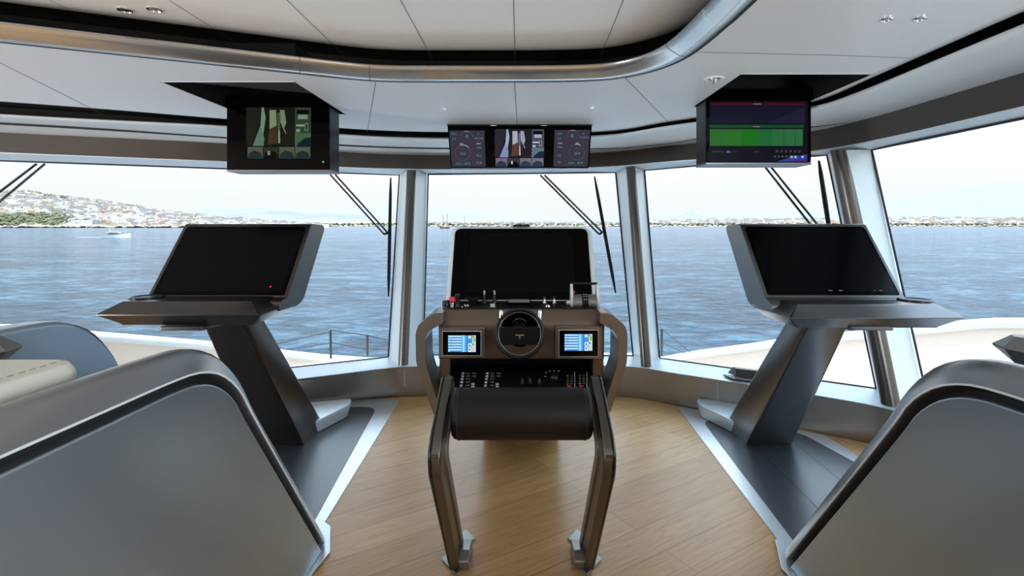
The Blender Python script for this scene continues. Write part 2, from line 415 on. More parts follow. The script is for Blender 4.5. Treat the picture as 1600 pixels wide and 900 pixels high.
# dark aft bulkhead and aft parts of the side walls
MB().box(-6.2, 2.9, -3.12, -3.0, 0, ZU+.06).build('wall_back', mat('dark_walnut_panel', (0.05, 0.035, 0.028), 0.5), kind='structure')
MB().box(-6.2, -6.08, -3, 1.5, 0, .8).build('wall_left', M['wall'], kind='structure')
MB().box(-6.2, -6.08, -3, 1.5, 1.85, ZU+.06).build('wall_left_head', M['fascia'], kind='structure')
# raised-ceiling opening outline (at lower ceiling level)
OPN = [Vector(p) for p in [(-5.0, 0.66), (-3.2, 1.43), (-1.98, 1.95), (-1.18, 2.286), (-0.80, 2.445), (-0.62, 2.485), (-0.45, 2.49), (0, 2.49), (0.30, 2.475), (0.46, 2.43), (0.585, 2.33), (0.665, 2.19), (0.70, 2.03), (0.715, 1.8), (0.72, 1.59), (0.72, 0.3), (0.72, -1.2), (0.72, -3)]]
opn = catmull(OPN, 6)
# lower ceiling with two square recesses
L1o = offset2d([Vector((p.x, p.y)) for p in L1], -.03)
recL = (-1.75, -1.10, 2.50, 3.22); recR = (1.02, 1.63, 2.37, 3.02)
def recpoly(r): x0, x1, y0, y1 = r; return [Vector((x0, y0, 0)), Vector((x1, y0, 0)), Vector((x1, y1, 0)), Vector((x0, y1, 0))]
outer3 = [Vector((q[0], q[1], 0)) for q in L1o] + [Vector((q.x, q.y, 0)) for q in reversed(opn)]
polys = [outer3, recpoly(recL), recpoly(recR)]
tris = tessellate_polygon(polys)
flat = [p for q in polys for p in q]
lc = MB().mat(M['ceil'])
lc.add([(p.x, p.y, ZC) for p in flat], tris)
lower_c = lc.build('ceiling', None, kind='structure', fixn=False)
def edge_roll(line, prof, m, name, parent, z0=EYE):
    MB().loft([[Vector((*q, z0+dz)) for q in offset2d([Vector((p.x, p.y)) for p in line], off)] for off, dz in prof], False, False, closed=False).build(name, m, parent, smooth=True)
edge_roll(L1, ((-.03, .70), (-.008, .7012), (.012, .704), (.025, .707), (.034, .716), (.038, .73), (.038, .76)), M['ceil'], 'rolled_edge', lower_c)
edge_roll(L1, ((.03, .752), (.46, .752), (.46, .64)), M['cove'], 'slot_shade', lower_c)  # near-black strip painted in for the shade inside the ceiling slot
# recess wells
for nm, r in (('left', recL), ('right', recR)):
    x0, x1, y0, y1 = r; rb = MB()
    base = [(x0, y0), (x1, y0), (x1, y1), (x0, y1)]
    rb.loft([[(x, y, ZC-0.001) for x, y in base], [(x, y, ZU+0.04) for x, y in base]], False, True)
    o = rb.build('recess_lining', M['black'], lower_c)
    m2 = MB(); e2 = 0.006
    for (xa, xb, ya, yb) in ((x0-e2, x0, y0-e2, y1+e2), (x1, x1+e2, y0-e2, y1+e2), (x0-e2, x1+e2, y0-e2, y0), (x0-e2, x1+e2, y1, y1+e2)):
        m2.box(xa, xb, ya, yb, ZC-0.002, ZC+0.004)
    m2.build('recess_rim', M['alu_soft'], lower_c)
# raised ceiling panel
up = MB()
upo = offset2d([Vector((p.x, p.y)) for p in opn], -0.12)
upl = [Vector((q[0], q[1])) for q in upo]
ups = []
full = [tuple(q) for q in upl] + [(-5, -3)]
up.add([(x, y, ZU) for x, y in full], [tuple(range(len(full)))])
ceil_up = up.build('ceiling_raised', M['ceil_up'], kind='structure', fixn=False)
edge_roll(opn, ((-.12, .85), (-.06, .8515), (0, .857), (.05, .868), (.10, .886), (.135, .905), (.155, .93), (.16, .958)), M['ceil_up'], 'rolled_edge', ceil_up)
edge_roll(opn, ((.0, .96), (.50, .96), (.50, .73), (.0, .73)), M['cove'], 'cove_shade', ceil_up)  # dark colour stands for the shade behind the raised ceiling's edge
# rounded metal profile round the opening
pr = MB(); rr = []
for off, dz in ((0.004, .706), (0.004, .6995), (-0.006, .6975), (-0.022, .697), (-0.035, .700), (-0.050, .707), (-0.072, .719), (-0.088, .730), (-0.092, .742), (-0.085, .750), (-0.05, .752)):
    rr.append([Vector((*q, EYE+dz)) for q in offset2d([Vector((p.x, p.y)) for p in opn], off)])
pr.loft(rr, False, False, closed=False)
trim2 = pr.build('trim_2', mat('brushed_metal_profile', (0.62, 0.61, 0.59), 0.27, 0.9), kind='structure', smooth=True)
trim2['label'] = 'rounded satin metal profile framing the raised ceiling'
pj = MB()
for i in (20, 26, 69):
    for j in range(len(rr)-1):
        a, c = rr[j][i], rr[j+1][i]; d = (rr[j][i+1]-rr[j][i]).normalized()*0.0015; dn = Vector((0, -.0012, -.0012))
        pj.quad(a-d+dn, a+d+dn, c+d+dn, c-d+dn)
pj.build('profile_joint', M['seam'], trim2, fixn=False)
dk = MB(); dk.loft([[Vector((*q, ZC-0.0015)) for q in offset2d([Vector((p.x, p.y)) for p in opn], o)] for o in (0.002, 0.016)], False, False, closed=False)
dk.build('shadow_gap', M['black'], trim2, fixn=False)
# panel seams
def seam(parent, z, pts, w=0.0022):
    q = [PZ(x, y, z) for x, y in pts]; s = MB()
    for a, c in zip(q, q[1:]):
        d = (c-a).normalized(); n = Vector((-d.y, d.x, 0))*w
        s.quad(a-n-Vector((0, 0, .001)), a+n-Vector((0, 0, .001)), c+n-Vector((0, 0, .001)), c-n-Vector((0, 0, .001)))
    s.build('panel_seam', M['seam'], parent, fixn=False)
for pts in (((-60, 68), (160, 178)), ((587, 128), (573, 212)), ((804, 128), (809, 212)), ((977, 122), (1052, 198)), ((1084, 81), (1300, 86), (1500, 93))):
    seam(lower_c, ZC, pts, 0.0016)
for pts in (((60, -8), (188, 51)), ((240, -15), (378, 72)), ((430, -18), (548, 96)), ((615, -20), (682, 103)), ((802, -20), (805, 103)), ((982, -20), (934, 98))):
    seam(ceil_up, ZU, pts, 0.0013)

# ------------------------------------------------------------------ window glass + frames
def v3(x, y, dz): return Vector((x, y, EYE+dz))
WT = EYE+0.475
def topat(px, py): return PZ(px, py, WT)
wins = [  # (top-left, top-right, bottom-right, bottom-left)
    (Vector((-4.9, 3.33, WT)), topat(624, 273.5), Vector((-1.09, 4.225, ZS2)), Vector((-4.9, 2.43, ZS2))),
    (topat(669, 272.5), topat(962, 269.5), Vector((0.94, 4.27, ZS2)), Vector((-0.815, 4.30, ZS2))),
    (topat(1007, 266), topat(1292, 242), Vector((2.37, 3.41, ZS2)), Vector((1.14, 4.19, ZS2))),
    (topat(1362, 234), Vector((2.30, -0.6, WT)), Vector((2.72, -0.6, ZS2)), Vector((2.60, 3.28, ZS2+.01))),
]
# side pane's lower forward corner follows the photo's pillar edge
for i, (tl, tr, brr, bl) in enumerate(wins):
    mb = MB(); o = 0.004
    mb.quad(tl, tr, brr, bl)
    win = MB()
    root = None
    # gasket frame: thin black rubber border
    fr = MB(); r = 0.007
    for a, c in ((tl, tr), (tr, brr), (brr, bl), (bl, tl)):
        fr.tube([a, c], r, 6)
    root = fr.build('window_%d' % (i+1), M['rubber'], kind='structure')
    mb.build('glass_pane', M['glass'], root, fixn=False)

# pillars: two flat reveals meeting in a round nose
def pillar(n, tl, tr, bl, br, ntop, nbot, r):
    """tl/bl: outer-left edge top/bottom, tr/br: outer-right edge, n*: nose centre"""
    tl, tr, bl, br, ntop, nbot = map(Vector, (tl, tr, bl, br, ntop, nbot))
    rings = []
    for t in [k/10 for k in range(11)]:
        L, R, Nn = tl.lerp(bl, t), tr.lerp(br, t), ntop.lerp(nbot, t)
        ul = (L-Nn); ul.z = 0; ur = (R-Nn); ur.z = 0
        al = math.atan2(ul.y, ul.x); ar = math.atan2(ur.y, ur.x)
        a0 = al; a1 = ar+2*PI if ar < al else ar
        ring = [L]; K = 12
        # arc on the camera side of the nose
        s0a = al-0.0+PI/2*0.72; e0a = ar+2*PI-PI/2*0.72
        for k in range(K+1):
            a = s0a+(e0a-s0a)*k/K
            ring.append(Nn+Vector((math.cos(a)*r, math.sin(a)*r, 0)))
        ring.append(R)
        mid = (L+R)/2+(Vector(((L+R)/2).xyz)-Nn)*0.5; mid.z = Nn.z
        ring.append(mid)
        rings.append(ring)
    mbp = MB().mat(M['frame']).mat(M['nose']); mbp.mat(M['frame']); mbp.loft(rings)
    nn = len(rings[0])
    for q_ in range(len(rings)-1):
        for j in range(1, 13): mbp.mi[q_*nn+j] = 1
    o = mbp.build('trim_%d' % n, None, kind='structure', smooth=True)
    return o
zb = ZS2-0.01
def pt(px, py, Y): return P(px, py, Y)
pillar(3, topat(626, 273.5), topat(667, 272.5), (-1.08, 4.22, zb), (-0.825, 4.29, zb), tuple(P(643, 266, 4.52)), tuple(P(630, 570, 4.05)), 0.04)['label'] = 'left window pillar of satin metal'
pillar(4, topat(963, 269.5), topat(1006, 266), (0.945, 4.27, zb), (1.13, 4.19, zb), tuple(P(985.5, 262, 4.32)), tuple(P(1009.5, 572, 4.0)), 0.04)['label'] = 'right window pillar of satin metal'
pillar(5, topat(1293, 242), topat(1361, 234), (2.37, 3.40, zb), tuple(P(1448, 612, 3.35)), tuple(P(1311, 236, 3.25)), tuple(P(1392, 632, 3.02)), 0.05)['label'] = 'wide corner pillar of satin metal beside the side window'

# ------------------------------------------------------------------ ceiling fixtures
def ring_light(p, r, label, name='downlight', cat='ceiling light', grp=None, lens=None):
    t = thing(name, label, cat, p, grp)
    MB().lathe(p, [(r, 0), (r, -0.004), (r*0.8, -0.006), (r*0.72, -0.002), (r*0.72, 0)], 24).build('bezel_ring', M['chrome'], t, smooth=True)
    MB().lathe(p, [(r*0.72, -0.0015), (r*0.6, -0.003), (r*0.2, -0.002), (0.0005, -0.002)], 20).build('lens', lens or M['pinrose'], t, smooth=True)
    return t
ring_light(PZ(195, 15, ZU), .026, 'small round recessed ceiling spotlight with dark lens, top left of the raised ceiling', lens=M['blk'])
ring_light(PZ(241, 14, ZU), .026, 'small round recessed ceiling spotlight with pinkish lens beside the dark one, top left')
ring_light(PZ(1386, 29, ZC), .021, 'inner one of two tiny oval-looking downlights in the right ceiling')
ring_light(PZ(1438, 28, ZC), .021, 'outer one of two tiny downlights in the right ceiling, nearer the side window')
ring_light(PZ(694, 168.5, ZC), .014, 'tiny round ceiling sensor above the left end of the triple monitor', 'ceiling_sensor', 'sensor')
ring_light(PZ(925, 167, ZC), .014, 'tiny round ceiling sensor above the right end of the triple monitor', 'ceiling_sensor', 'sensor')
p = PZ(1116, 123, ZC)
t = thing('fire_sprinkler', 'round white and chrome ceiling sprinkler head beside the right recess', 'sprinkler', p)
MB().lathe(p, [(.048, 0), (.047, -.004), (.036, -.006), (.030, -.001), (.030, .0)], 28).build('escutcheon', M['white'], t, smooth=True)
MB().lathe(p, [(.029, -.0005), (.014, -.004), (.009, -.018), (.004, -.024), (.001, -.028)], 20).build('sprinkler_nozzle', M['chrome'], t, smooth=True)

# ------------------------------------------------------------------ floor mats with metal edging
def floor_mat(poly_in, poly_out, label, seams):
    c = Vector((sum(p[0] for p in poly_in)/len(poly_in), sum(p[1] for p in poly_in)/len(poly_in), 0))
    t = thing('floor_mat', label, 'floor mat', c)
    MB().prism(poly_out, 'z', 0.0005, 0.004).build('edge_trim', M['trimm'], t)
    MB().prism(poly_in, 'z', 0.0035, 0.0055).build('mat_surface', M['mat'], t)
    s = MB()
    for a, b2 in seams:
        a = Vector((*a, .0058)); b2 = Vector((*b2, .0058)); d = (b2-a).normalized(); n = Vector((-d.y, d.x, 0))*.0018
        s.quad(a-n, a+n, b2+n, b2-n)
    if seams: s.build('mat_seam', M['black'], t, fixn=False)
lo = [(-0.90, 1.2), (-0.885, 2.25), (-0.93, 3.98), (-1.25, 3.99), (-1.72, 3.84), (-2.35, 3.55), (-2.35, 1.2)]
li = rpoly([(-0.945, 1.2), (-0.93, 2.25), (-1.06, 3.80), (-1.35, 3.78), (-2.3, 3.40), (-2.3, 1.2)], [0, 0, .14, 0.05, 0, 0])
lo = [(-0.905, 1.2), (-0.885, 2.25), (-0.93, 3.98), (-1.25, 3.97), (-1.72, 3.80), (-2.35, 3.52), (-2.35, 1.2)]
floor_mat(li, lo, 'dark blue-grey leather floor mat with metal edging under the left chart desk', [((-1.6, 1.2), (-1.6, 3.6))])
ro = [(1.06, 1.2), (1.10, 2.126), (1.165, 3.80), (1.24, 3.775), (1.62, 3.50), (1.95, 3.28), (1.99, 2.8), (1.985, 1.2)]
ri = rpoly([(1.12, 1.2), (1.16, 2.126), (1.255, 3.55), (1.50, 3.50), (1.82, 3.30), (1.93, 2.75), (1.93, 1.2)], [0, 0, .12, .05, .08, 0, 0])
floor_mat(ri, ro, 'dark blue-grey leather floor mat with metal edging under the right chart desk', [((1.39, 1.2), (1.43, 3.4)), ((1.66, 1.2), (1.70, 3.4))])

# =================================================================== HELM CONSOLE
cx = 0.005
hc = thing('helm_console', 'dark bronze-grey central helm console with steering wheel and big black monitor', 'helm console', (cx, 3.4, 0))
# pedestal + dark inner body
MB().prism(rpoly([(2.38, .78), (2.38, .46), (3.34, .0), (3.75, 0), (2.78, .60), (2.78, .95), (2.45, .95)], .02), 'x', cx-.24, cx+.24).build('pedestal', M['console'], hc, bevel=.008)
MB().box(cx-.325, cx+.325, 2.36, 2.5, .56, .80).build('inner_body', M['blk'], hc)
# upper body (front fascia)
body = rpoly([(2.20, .775), (2.19, .925), (2.225, .985), (2.36, .985), (2.50, .975), (2.62, .90), (2.60, .77)], [.004, .03, .01, .004, .02, .02, .01])
MB().prism(body, 'x', cx-.355, cx+.355).build('front_fascia', M['console'], hc, bevel=.004)
# black instrument deck on top
MB().prism([(2.235, .984), (2.235, .989), (2.475, .996), (2.475, .984)], 'x', cx-.325, cx+.325).build('instrument_deck', M['blk'], hc, bevel=.002)
MB().box(cx-.315, cx+.32, 2.468, 2.485, .985, 1.006).build('deck_rear_trim', M['console'], hc, bevel=.002)
# lower button tray
tray = MB().prism([(2.0, .655), (2.0, .685), (2.38, .715), (2.38, .66)], 'x', cx-.305, cx+.31).build('button_tray', M['blk'], hc, bevel=.003)
def on_tray(px, py):
    # plane z = .685 + (Y-2.0)*.0789
    k = (py-352)/800; Y = (EYE-.685+.0789*2.0)/(k+.0789); return Vector(((px-813)/800*Y, Y, .686+(Y-2.0)*.0789))
def tray_key(px, py, w, d, m, nm='button'):
    q = on_tray(px, py)
    return MB().box(q.x-w/2, q.x+w/2, q.y-d/2, q.y+d/2, q.z-.002, q.z+.004).build(nm, m, hc)
keyw = mat('button_white', (0.55, 0.58, 0.62), 0.5); keyd = mat('button_grey', (0.10, 0.10, 0.11), 0.5)
for bx in (722, 760):
    for i, yy in enumerate((584, 588.5, 593, 598, 603, 607)):
        tray_key(bx+1.5-i*.7, yy, .010, .010, keyw)
        for j in range(2 if i < 2 or i > 3 else 1):
            if i > 3 and j == 1: tray_key(bx+17, yy-2, .012, .010, keyw)
            else: tray_key(bx+9+j*10, yy, .018, .003, keyd, 'button_label')
for bx in (889, 908):
    MB().box(on_tray(bx-7, 590).x, on_tray(bx+8, 590).x, 2.03, 2.28, .688, .694).build('keypad', M['blk'], hc, bevel=.002)
    s = MB(); q0, q1 = on_tray(bx+9, 608), on_tray(bx+9, 584); s.tube([q0+Vector((0, 0, .006)), q1+Vector((0, 0, .006))], .0022, 8); s.build('keypad_rail', M['alu'], hc)
    for i, yy in enumerate((590, 594, 598, 602)):
        for j in (0, 1):
            q = on_tray(bx-2+j*6, yy); MB().box(q.x-.004, q.x+.004, q.y-.003, q.y+.003, q.z+.004, q.z+.009).build('keypad_key', (M['gold'], keyd)[j], hc)
    q = on_tray(bx, 606); MB().box(q.x-.008, q.x+.008, q.y-.003, q.y+.003, q.z+.004, q.z+.009).build('keypad_key', M['red'], hc)
q = on_tray(866, 594)
MB().lathe(q, [(.032, 0), (.032, .004), (.020, .006), (.019, .016), (.012, .024), (.001, .026)], 28).build('rotary_knob', M['blkmet'], hc, smooth=True)
for px, py in ((853, 583), (859, 580.5), (866, 580), (873, 580.5), (852, 589)):
    q2 = on_tray(px, py); MB().lathe(q2, [(.0025, 0), (.0025, .003), (.0005, .004)], 8).build('indicator_dot', M['white'], hc)
for px, py in ((816, 600), (828, 599), (843, 600)):
    q2 = on_tray(px, py); MB().lathe(q2, [(.009, 0), (.007, .012), (.003, .022), (.0005, .024)], 14).build('toggle_switch', M['blkmet'], hc, smooth=True)
# side wings: folded loop handles left and right
for s in (-1, 1):
    path_o = [(.330, .992), (.415, .945), (.437, .90), (.437, .78), (.345, .545), (.325, .545)]
    path_i = [(.300, .60), (.375, .790), (.377, .885), (.365, .912), (.325, .940)]
    outer_p = rpoly([(.325, .988), (.372, .985), (.430, .935), (.440, .90), (.437, .78), (.362, .560), (.342, .545), (.333, .575), (.397, .775), (.400, .882), (.384, .912), (.325, .945)],
                    [0, .02, .012, .02, .02, .02, .008, .01, .02, .02, .02, 0], 4)
    w1 = MB().prism([(cx+s*a, z) for a, z in outer_p], 'y', 2.12, 2.30)
    w1.build('side_wing', M['wing'], hc, bevel=.008)
    # inner return of the wing down the body side
    w2 = MB().prism([(cx+s*a, z) for a, z in rpoly([(.355, .86), (.357, .66), (.345, .58), (.325, .58), (.308, .66), (.308, .86)], .01)], 'y', 2.22, 2.44)
    w2.build('side_cheek', M['console'], hc, bevel=.005)
# light tray edge flash
# monitor
def tilted_slab(bc, tc_, w, r, rings, names):
    """bc/tc_: bottom and top centre of the front face; rings: (grow, depth)"""
    bc, tc_ = Vector(bc), Vector(tc_); v = (tc_-bc); h = v.length; v.normalize(); u = Vector((1, 0, 0)); n = u.cross(v).normalized()  # n points to the viewer
    out = []
    for g, d, in rings:
        base = rpoly([(-w/2-g, -g), (w/2+g, -g), (w/2+g, h+g), (-w/2-g, h+g)], [r*.3, r*.3, r+g, r+g], 6)
        out.append([bc+u*a+v*b2-n*d for a, b2 in base])
    return out, (bc, u, v, n, h)
rg, fr = tilted_slab((cx, 2.415, .998), (cx, 2.60, 1.332), .675, .035, [(.006, .001), (.010, .006), (.022, .02), (.022, .06), (-.02, .11)], 0)
MB().loft(rg).build('monitor_housing', M['frame'], hc, smooth=True)
bc, u, v, n, h = fr
def slab_on(fr, x0, x1, y0, y1, r, d0, d1):
    bc, u, v, n, h = fr
    base = rpoly([(x0, y0), (x1, y0), (x1, y1), (x0, y1)], r, 5)
    return [[bc+u*a+v*b2+n*d for a, b2 in base] for d in (d0, d1)]
MB().loft(slab_on(fr, -.335, .335, .0, h, [.005, .005, .035, .035], -.004, .003)).build('monitor_bezel', M['bezel'], hc)
MB().loft(slab_on(fr, -.255, .255, .035, h-.03, 0.003, .002, .004)).build('monitor_display', M['screen'], hc)
MB().lathe(Vector((cx+.0, 2.63, 1.342)), [(.045, 0), (.045, .006), (.035, .012), (.001, .013)], 24).build('gps_puck', M['blk'], hc, smooth=True)
# two touch displays
def touch(px0, px1, py0, py1):
    Y = 2.175
    a, c = P(px0, py1, Y), P(px1, py0, Y)
    MB().prism([(a.x, a.z), (c.x, a.z), (c.x, c.z), (a.x, c.z)], 'y', Y, 2.21).build('display_surround', M['wing'], hc, bevel=.003)
    a, c = P(px0+6.5, py1-5, Y), P(px1-7, py0+6.5, Y)
    MB().prism([(a.x-.003, a.z-.003), (c.x+.003, a.z-.003), (c.x+.003, c.z+.003), (a.x-.003, c.z+.003)], 'y', Y-.004, 2.2).build('display_edge', M['alu'], hc, bevel=.001)
    MB().box(a.x, c.x, Y-.006, Y, a.z, c.z).build('display_glass', M['bezel'], hc)
    # lit page
    s = MB(); yy = Y-.0068
    ax, bx, ay, by = px0+14.5, px0+14.5+43.5, py0+12.5, py0+38.5
    def q(x0, x1, y0, y1, m, k=0):
        s.mat(m); A, B2 = P(x0, y1, yy-k*.0004), P(x1, y0, yy-k*.0004)
        s.quad((A.x, A.y, A.z), (B2.x, A.y, A.z), (B2.x, A.y, B2.z), (A.x, A.y, B2.z))
    blues = [em('blue_a', (.03, .22, .62), .9), em('blue_b', (.08, .42, .85), 1), em('blue_c', (.35, .72, .95), 1), em('blue_d', (.05, .30, .75), 1)]
    q(ax, bx, ay, by, blues[3])
    for i in range(6): q(ax+21+i*1.6, ax+22.6+i*1.6, ay, by, [blues[1], blues[2], blues[2], blues[1], blues[1], blues[0]][i], 1)
    for i in range(6):
        q(ax+.5, ax+21, ay+.5+i*4.2, ay+2.8+i*4.2, em('pale_blue', (.55, .80, .95), 1), 1)
        q(ax+.5, ax+21, ay+2.8+i*4.2, ay+4.2+i*4.2, blues[0], 1)
        if 1 <= i <= 3: q(ax+4, ax+6, ay+2+i*4.2, ay+3.3+i*4.2, em('violet', (.25, .08, .5), 1), 2)
    q(ax+.5, ax+3, by-2.2, by-.6, em('lime', (.25, .8, .35), 1), 2)
    q(ax+31.5, ax+36, ay+.5, ay+5, em('sand', (.75, .75, .55), 1), 2); q(ax+31.5, ax+37, ay+12.5, ay+18, em('paper', (.8, .85, .88), 1), 2); q(ax+31.5, ax+37, ay+19, by, em('paper', 0), 2)
    q(ax+33, ax+35, ay+14.5, ay+17, em('ink', (.02, .03, .06), 1), 3); q(ax+33, ax+35, ay+21, ay+23.5, em('ink', 0), 3)
    q(ax+37.8, bx, ay, by, em('paper2', (.6, .72, .68), 1), 2)
    q(ax+39.5, bx-.6, ay+3.5, ay+10, em('grass', (.18, .55, .12), 1), 3); q(ax+38.6, ax+40.6, ay+1, ay+3, em('ink', 0), 3); q(ax+38.6, ax+40.6, ay+13, ay+15, em('ink', 0), 3)
    s.build('display_page', None, hc, fixn=False)
touch(685.5, 758, 511.5, 559.5); touch(867.5, 941, 509.5, 561)
# dial behind the wheel
MB().lathe(P(812, 513, 2.19), [(.078, 0), (.078, -.004), (.001, -.004)], 40, 'y').build('rudder_dial', M['bezel'], hc)
for k in range(9):
    a = PI*(0.15+0.7*k/8); c = P(812, 513, 2.18); q = c+Vector((math.cos(a)*.030, -.001, .012+math.sin(a)*.030))
    MB().lathe(q, [(.0013, 0), (.0013, -.001)], 8, 'y').build('dial_mark', M['white'], hc)
# steering wheel
sw = P(812, 521, 2.09)
whl = MB().torus(sw, .096, .0068, 64, 12, tilt=math.radians(-8)).build('steering_wheel', M['blkmet'], hc, smooth=True)
MB().torus(sw+Vector((0, -.004, 0)), .086, .0016, 64, 8, tilt=math.radians(-8)).build('wheel_inner_ring', M['pewter_l'], whl, smooth=True)
hub = MB().prism([(sw.x+a, sw.z+b2) for a, b2 in [(-.083, .026), (.083, .026), (.085, 0), (.080, -.030), (.070, -.047), (-.070, -.047), (-.080, -.030), (-.085, 0)]], 'y', sw.y-.006, sw.y+.012)
hub.build('wheel_hub', M['blk'], whl, bevel=.003)
MB().cyl(sw, sw+Vector((0, .1, 0)), .03).build('steering_column', M['blkmet'], hc, smooth=True)
tl_ = MB(); z0 = sw.z-.004
tl_.box(sw.x-.018, sw.x+.018, sw.y-.0085, sw.y-.006, z0-.0035, z0+.001)
tl_.box(sw.x-.0155, sw.x-.0125, sw.y-.0085, sw.y-.006, z0-.004, z0+.0025) if False else None
tl_.box(sw.x-.0022, sw.x+.0022, sw.y-.0085, sw.y-.006, z0-.016, z0-.002)
tl_.build('emblem', M['gold'], whl)
for px in (783, 843.5):
    a = P(px, 503, 2.15); c = P(px, 486, 2.15)
    MB().tube([a, c, c+Vector((0, 0, .006))], [.009, .009, .004], 14).build('grab_post', M['chrome'], hc, smooth=True)
    MB().box(a.x-.006, a.x+.006, 2.15, 2.21, a.z, a.z+.012).build('post_bracket', M['chrome'], hc)
# deck controls
def dk_(px, Y): return Vector(((px-813)/800*Y, Y, .987+(Y-2.235)*.03))
def knob(name, px, Y, prof, m, seg=18):
    return MB().lathe(dk_(px, Y), prof, seg).build(name, m, hc, smooth=True)
knob('selector_knob', 697, 2.29, [(.017, 0), (.017, .018), (.013, .026), (.001, .027)], M['blkmet'])
r_ = knob('emergency_stop', 707, 2.27, [(.009, 0), (.009, .022), (.0005, .022)], M['chrome'])
MB().lathe(dk_(707, 2.27)+Vector((0, 0, .02)), [(.009, 0), (.016, .006), (.016, .018), (.013, .024), (.001, .025)], 20).build('red_cap', M['red'], r_, smooth=True)
knob('joystick', 715.5, 2.27, [(.012, 0), (.009, .015), (.010, .035), (.013, .045), (.012, .058), (.001, .06)], M['blkmet'])
knob('trackball_dish', 739, 2.36, [(.020, 0), (.022, .014), (.037, .020), (.038, .028), (.030, .031), (.001, .026)], M['blkmet'], 28)
for px, Y in ((726, 2.30), (730, 2.30), (727.5, 2.275), (731.5, 2.275), (722, 2.255)):
    knob('push_button', px, Y, [(.0035, 0), (.0035, .005), (.0005, .006)], M['white'], 10)
for px in (757, 772.5):
    l_ = knob('bow_lever', px, 2.36, [(.012, 0), (.011, .012), (.006, .022), (.0045, .040), (.001, .041)], M['blkmet'])
    MB().lathe(dk_(px, 2.36)+Vector((0, 0, .036)), [(.0045, 0), (.006, .006), (.005, .022), (.001, .024)], 14).build('lever_tip', M['chrome'], l_, smooth=True)
knob('push_button', 770, 2.27, [(.015, 0), (.015, .008), (.0145, .016), (.001, .017)], M['chrome'])
MB().box(dk_(793, 2.3).x, dk_(829, 2.3).x, 2.29, 2.42, .99, 1.0).build('deck_display', M['bezel'], hc, bevel=.002)
MB().box(dk_(795, 2.4).x, dk_(827, 2.4).x, 2.33, 2.415, 1.0, 1.001).build('deck_display_glass', M['alu'], hc)
for px in (851, 866):
    l_ = knob('thruster_lever', px, 2.36, [(.010, 0), (.008, .006), (.004, .012), (.004, .022), (.001, .023)], M['chrome'])
    MB().lathe(dk_(px, 2.36)+Vector((0, 0, .018)), [(.003, 0), (.007, .005), (.006, .012), (.001, .014)], 14).build('lever_tip', M['blkmet'], l_, smooth=True)
knob('push_button', 856, 2.27, [(.013, 0), (.012, .006), (.007, .010), (.001, .011)], M['chrome'])
# throttle unit
tu = P(913, 473, 2.30)
thr = MB().cyl(tu-Vector((.055, 0, 0)), tu+Vector((.052, 0, 0)), .0385, seg=32).build('throttle_drum', M['pewter_l'], hc, smooth=True)
MB().cyl(tu-Vector((.014, 0, 0)), tu+Vector((.014, 0, 0)), .0395, seg=32).build('drum_band', M['blk'], thr, smooth=True)
for i in range(2):
    for j in range(3):
        a = math.radians(95+j*22); q = tu+Vector((-.0045+.010*i, -math.sin(a-PI/2+.2)*.0396-.000, math.cos(a-PI/2+.2)*.0396))
        MB().box(q.x-.002, q.x+.002, q.y-.002, q.y+.001, q.z-.001, q.z+.002).build('indicator_light', M['white'], thr)
MB().box(tu.x-.058, tu.x+.055, tu.y-.035, tu.y+.035, .987, tu.z-.015).build('throttle_base', M['blkmet'], hc, bevel=.004)
for s, nm in ((-1, 0), (1, 0)):
    x0 = tu.x+s*.058
    lv = MB().prism([(tu.y-.030, tu.z-.020), (tu.y-.034, tu.z+.012), (tu.y-.006, tu.z+.086), (tu.y+.008, tu.z+.086), (tu.y+.032, tu.z+.015), (tu.y+.030, tu.z-.020), (tu.y, tu.z-.036)], 'x', x0-.006, x0+.006)
    lv.build('throttle_lever', M['alu'], hc, bevel=.003)
    MB().cyl((tu.x, tu.y, tu.z+.086), (tu.x+s*.058, tu.y, tu.z+.086), .006).build('lever_grip', M['blkmet'], hc, smooth=True)
MB().prism([(tu.x-.050, tu.z+.06), (tu.x-.050, tu.z+.035), (tu.x-.040, tu.z+.047)], 'y', tu.y-.005, tu.y).build('red_pointer', M['red'], hc)
MB().lathe(tu-Vector((.075, 0, 0)), [(.001, -.008), (.010, -.004), (.012, .006), (.012, .012)], 16, 'x').build('trim_knob', M['alu'], hc, smooth=True)

# ------------------------------------------------------------------ leaning bench in front of console
bn = thing('lean_bench', 'black leather roll bench on two bent metal legs in front of the helm', 'bench', (cx, 2.05, 0))
ro_ = []
Yc, Zc_, R_ = 1.70, .727, .082
prof = [(-.228, .72), (-.226, .86), (-.218, .96), (-.205, 1.0), (.205, 1.0), (.218, .96), (.226, .86), (.228, .72)]
rings = []
for x, k in prof:
    ring = []
    for i in range(28):
        a = 2*PI*i/28; sy, sz = math.cos(a), math.sin(a)
        ring.append((cx+x, Yc+sy*R_*1.15*k, Zc_+sz*R_*k*(.98 if sz > 0 else 1.0)))
    rings.append(ring)
MB().loft(rings).build('leather_roll', M['leather'], bn, smooth=True)
st = MB()
for x in (-.205, .205):
    MB().tube([(cx+x, Yc+math.cos(a)*R_*1.155, Zc_+math.sin(a)*R_*1.003) for a in [2*PI*i/28 for i in range(29)]], .0015, 6, False).build('piping', M['rubber'], bn, smooth=True)
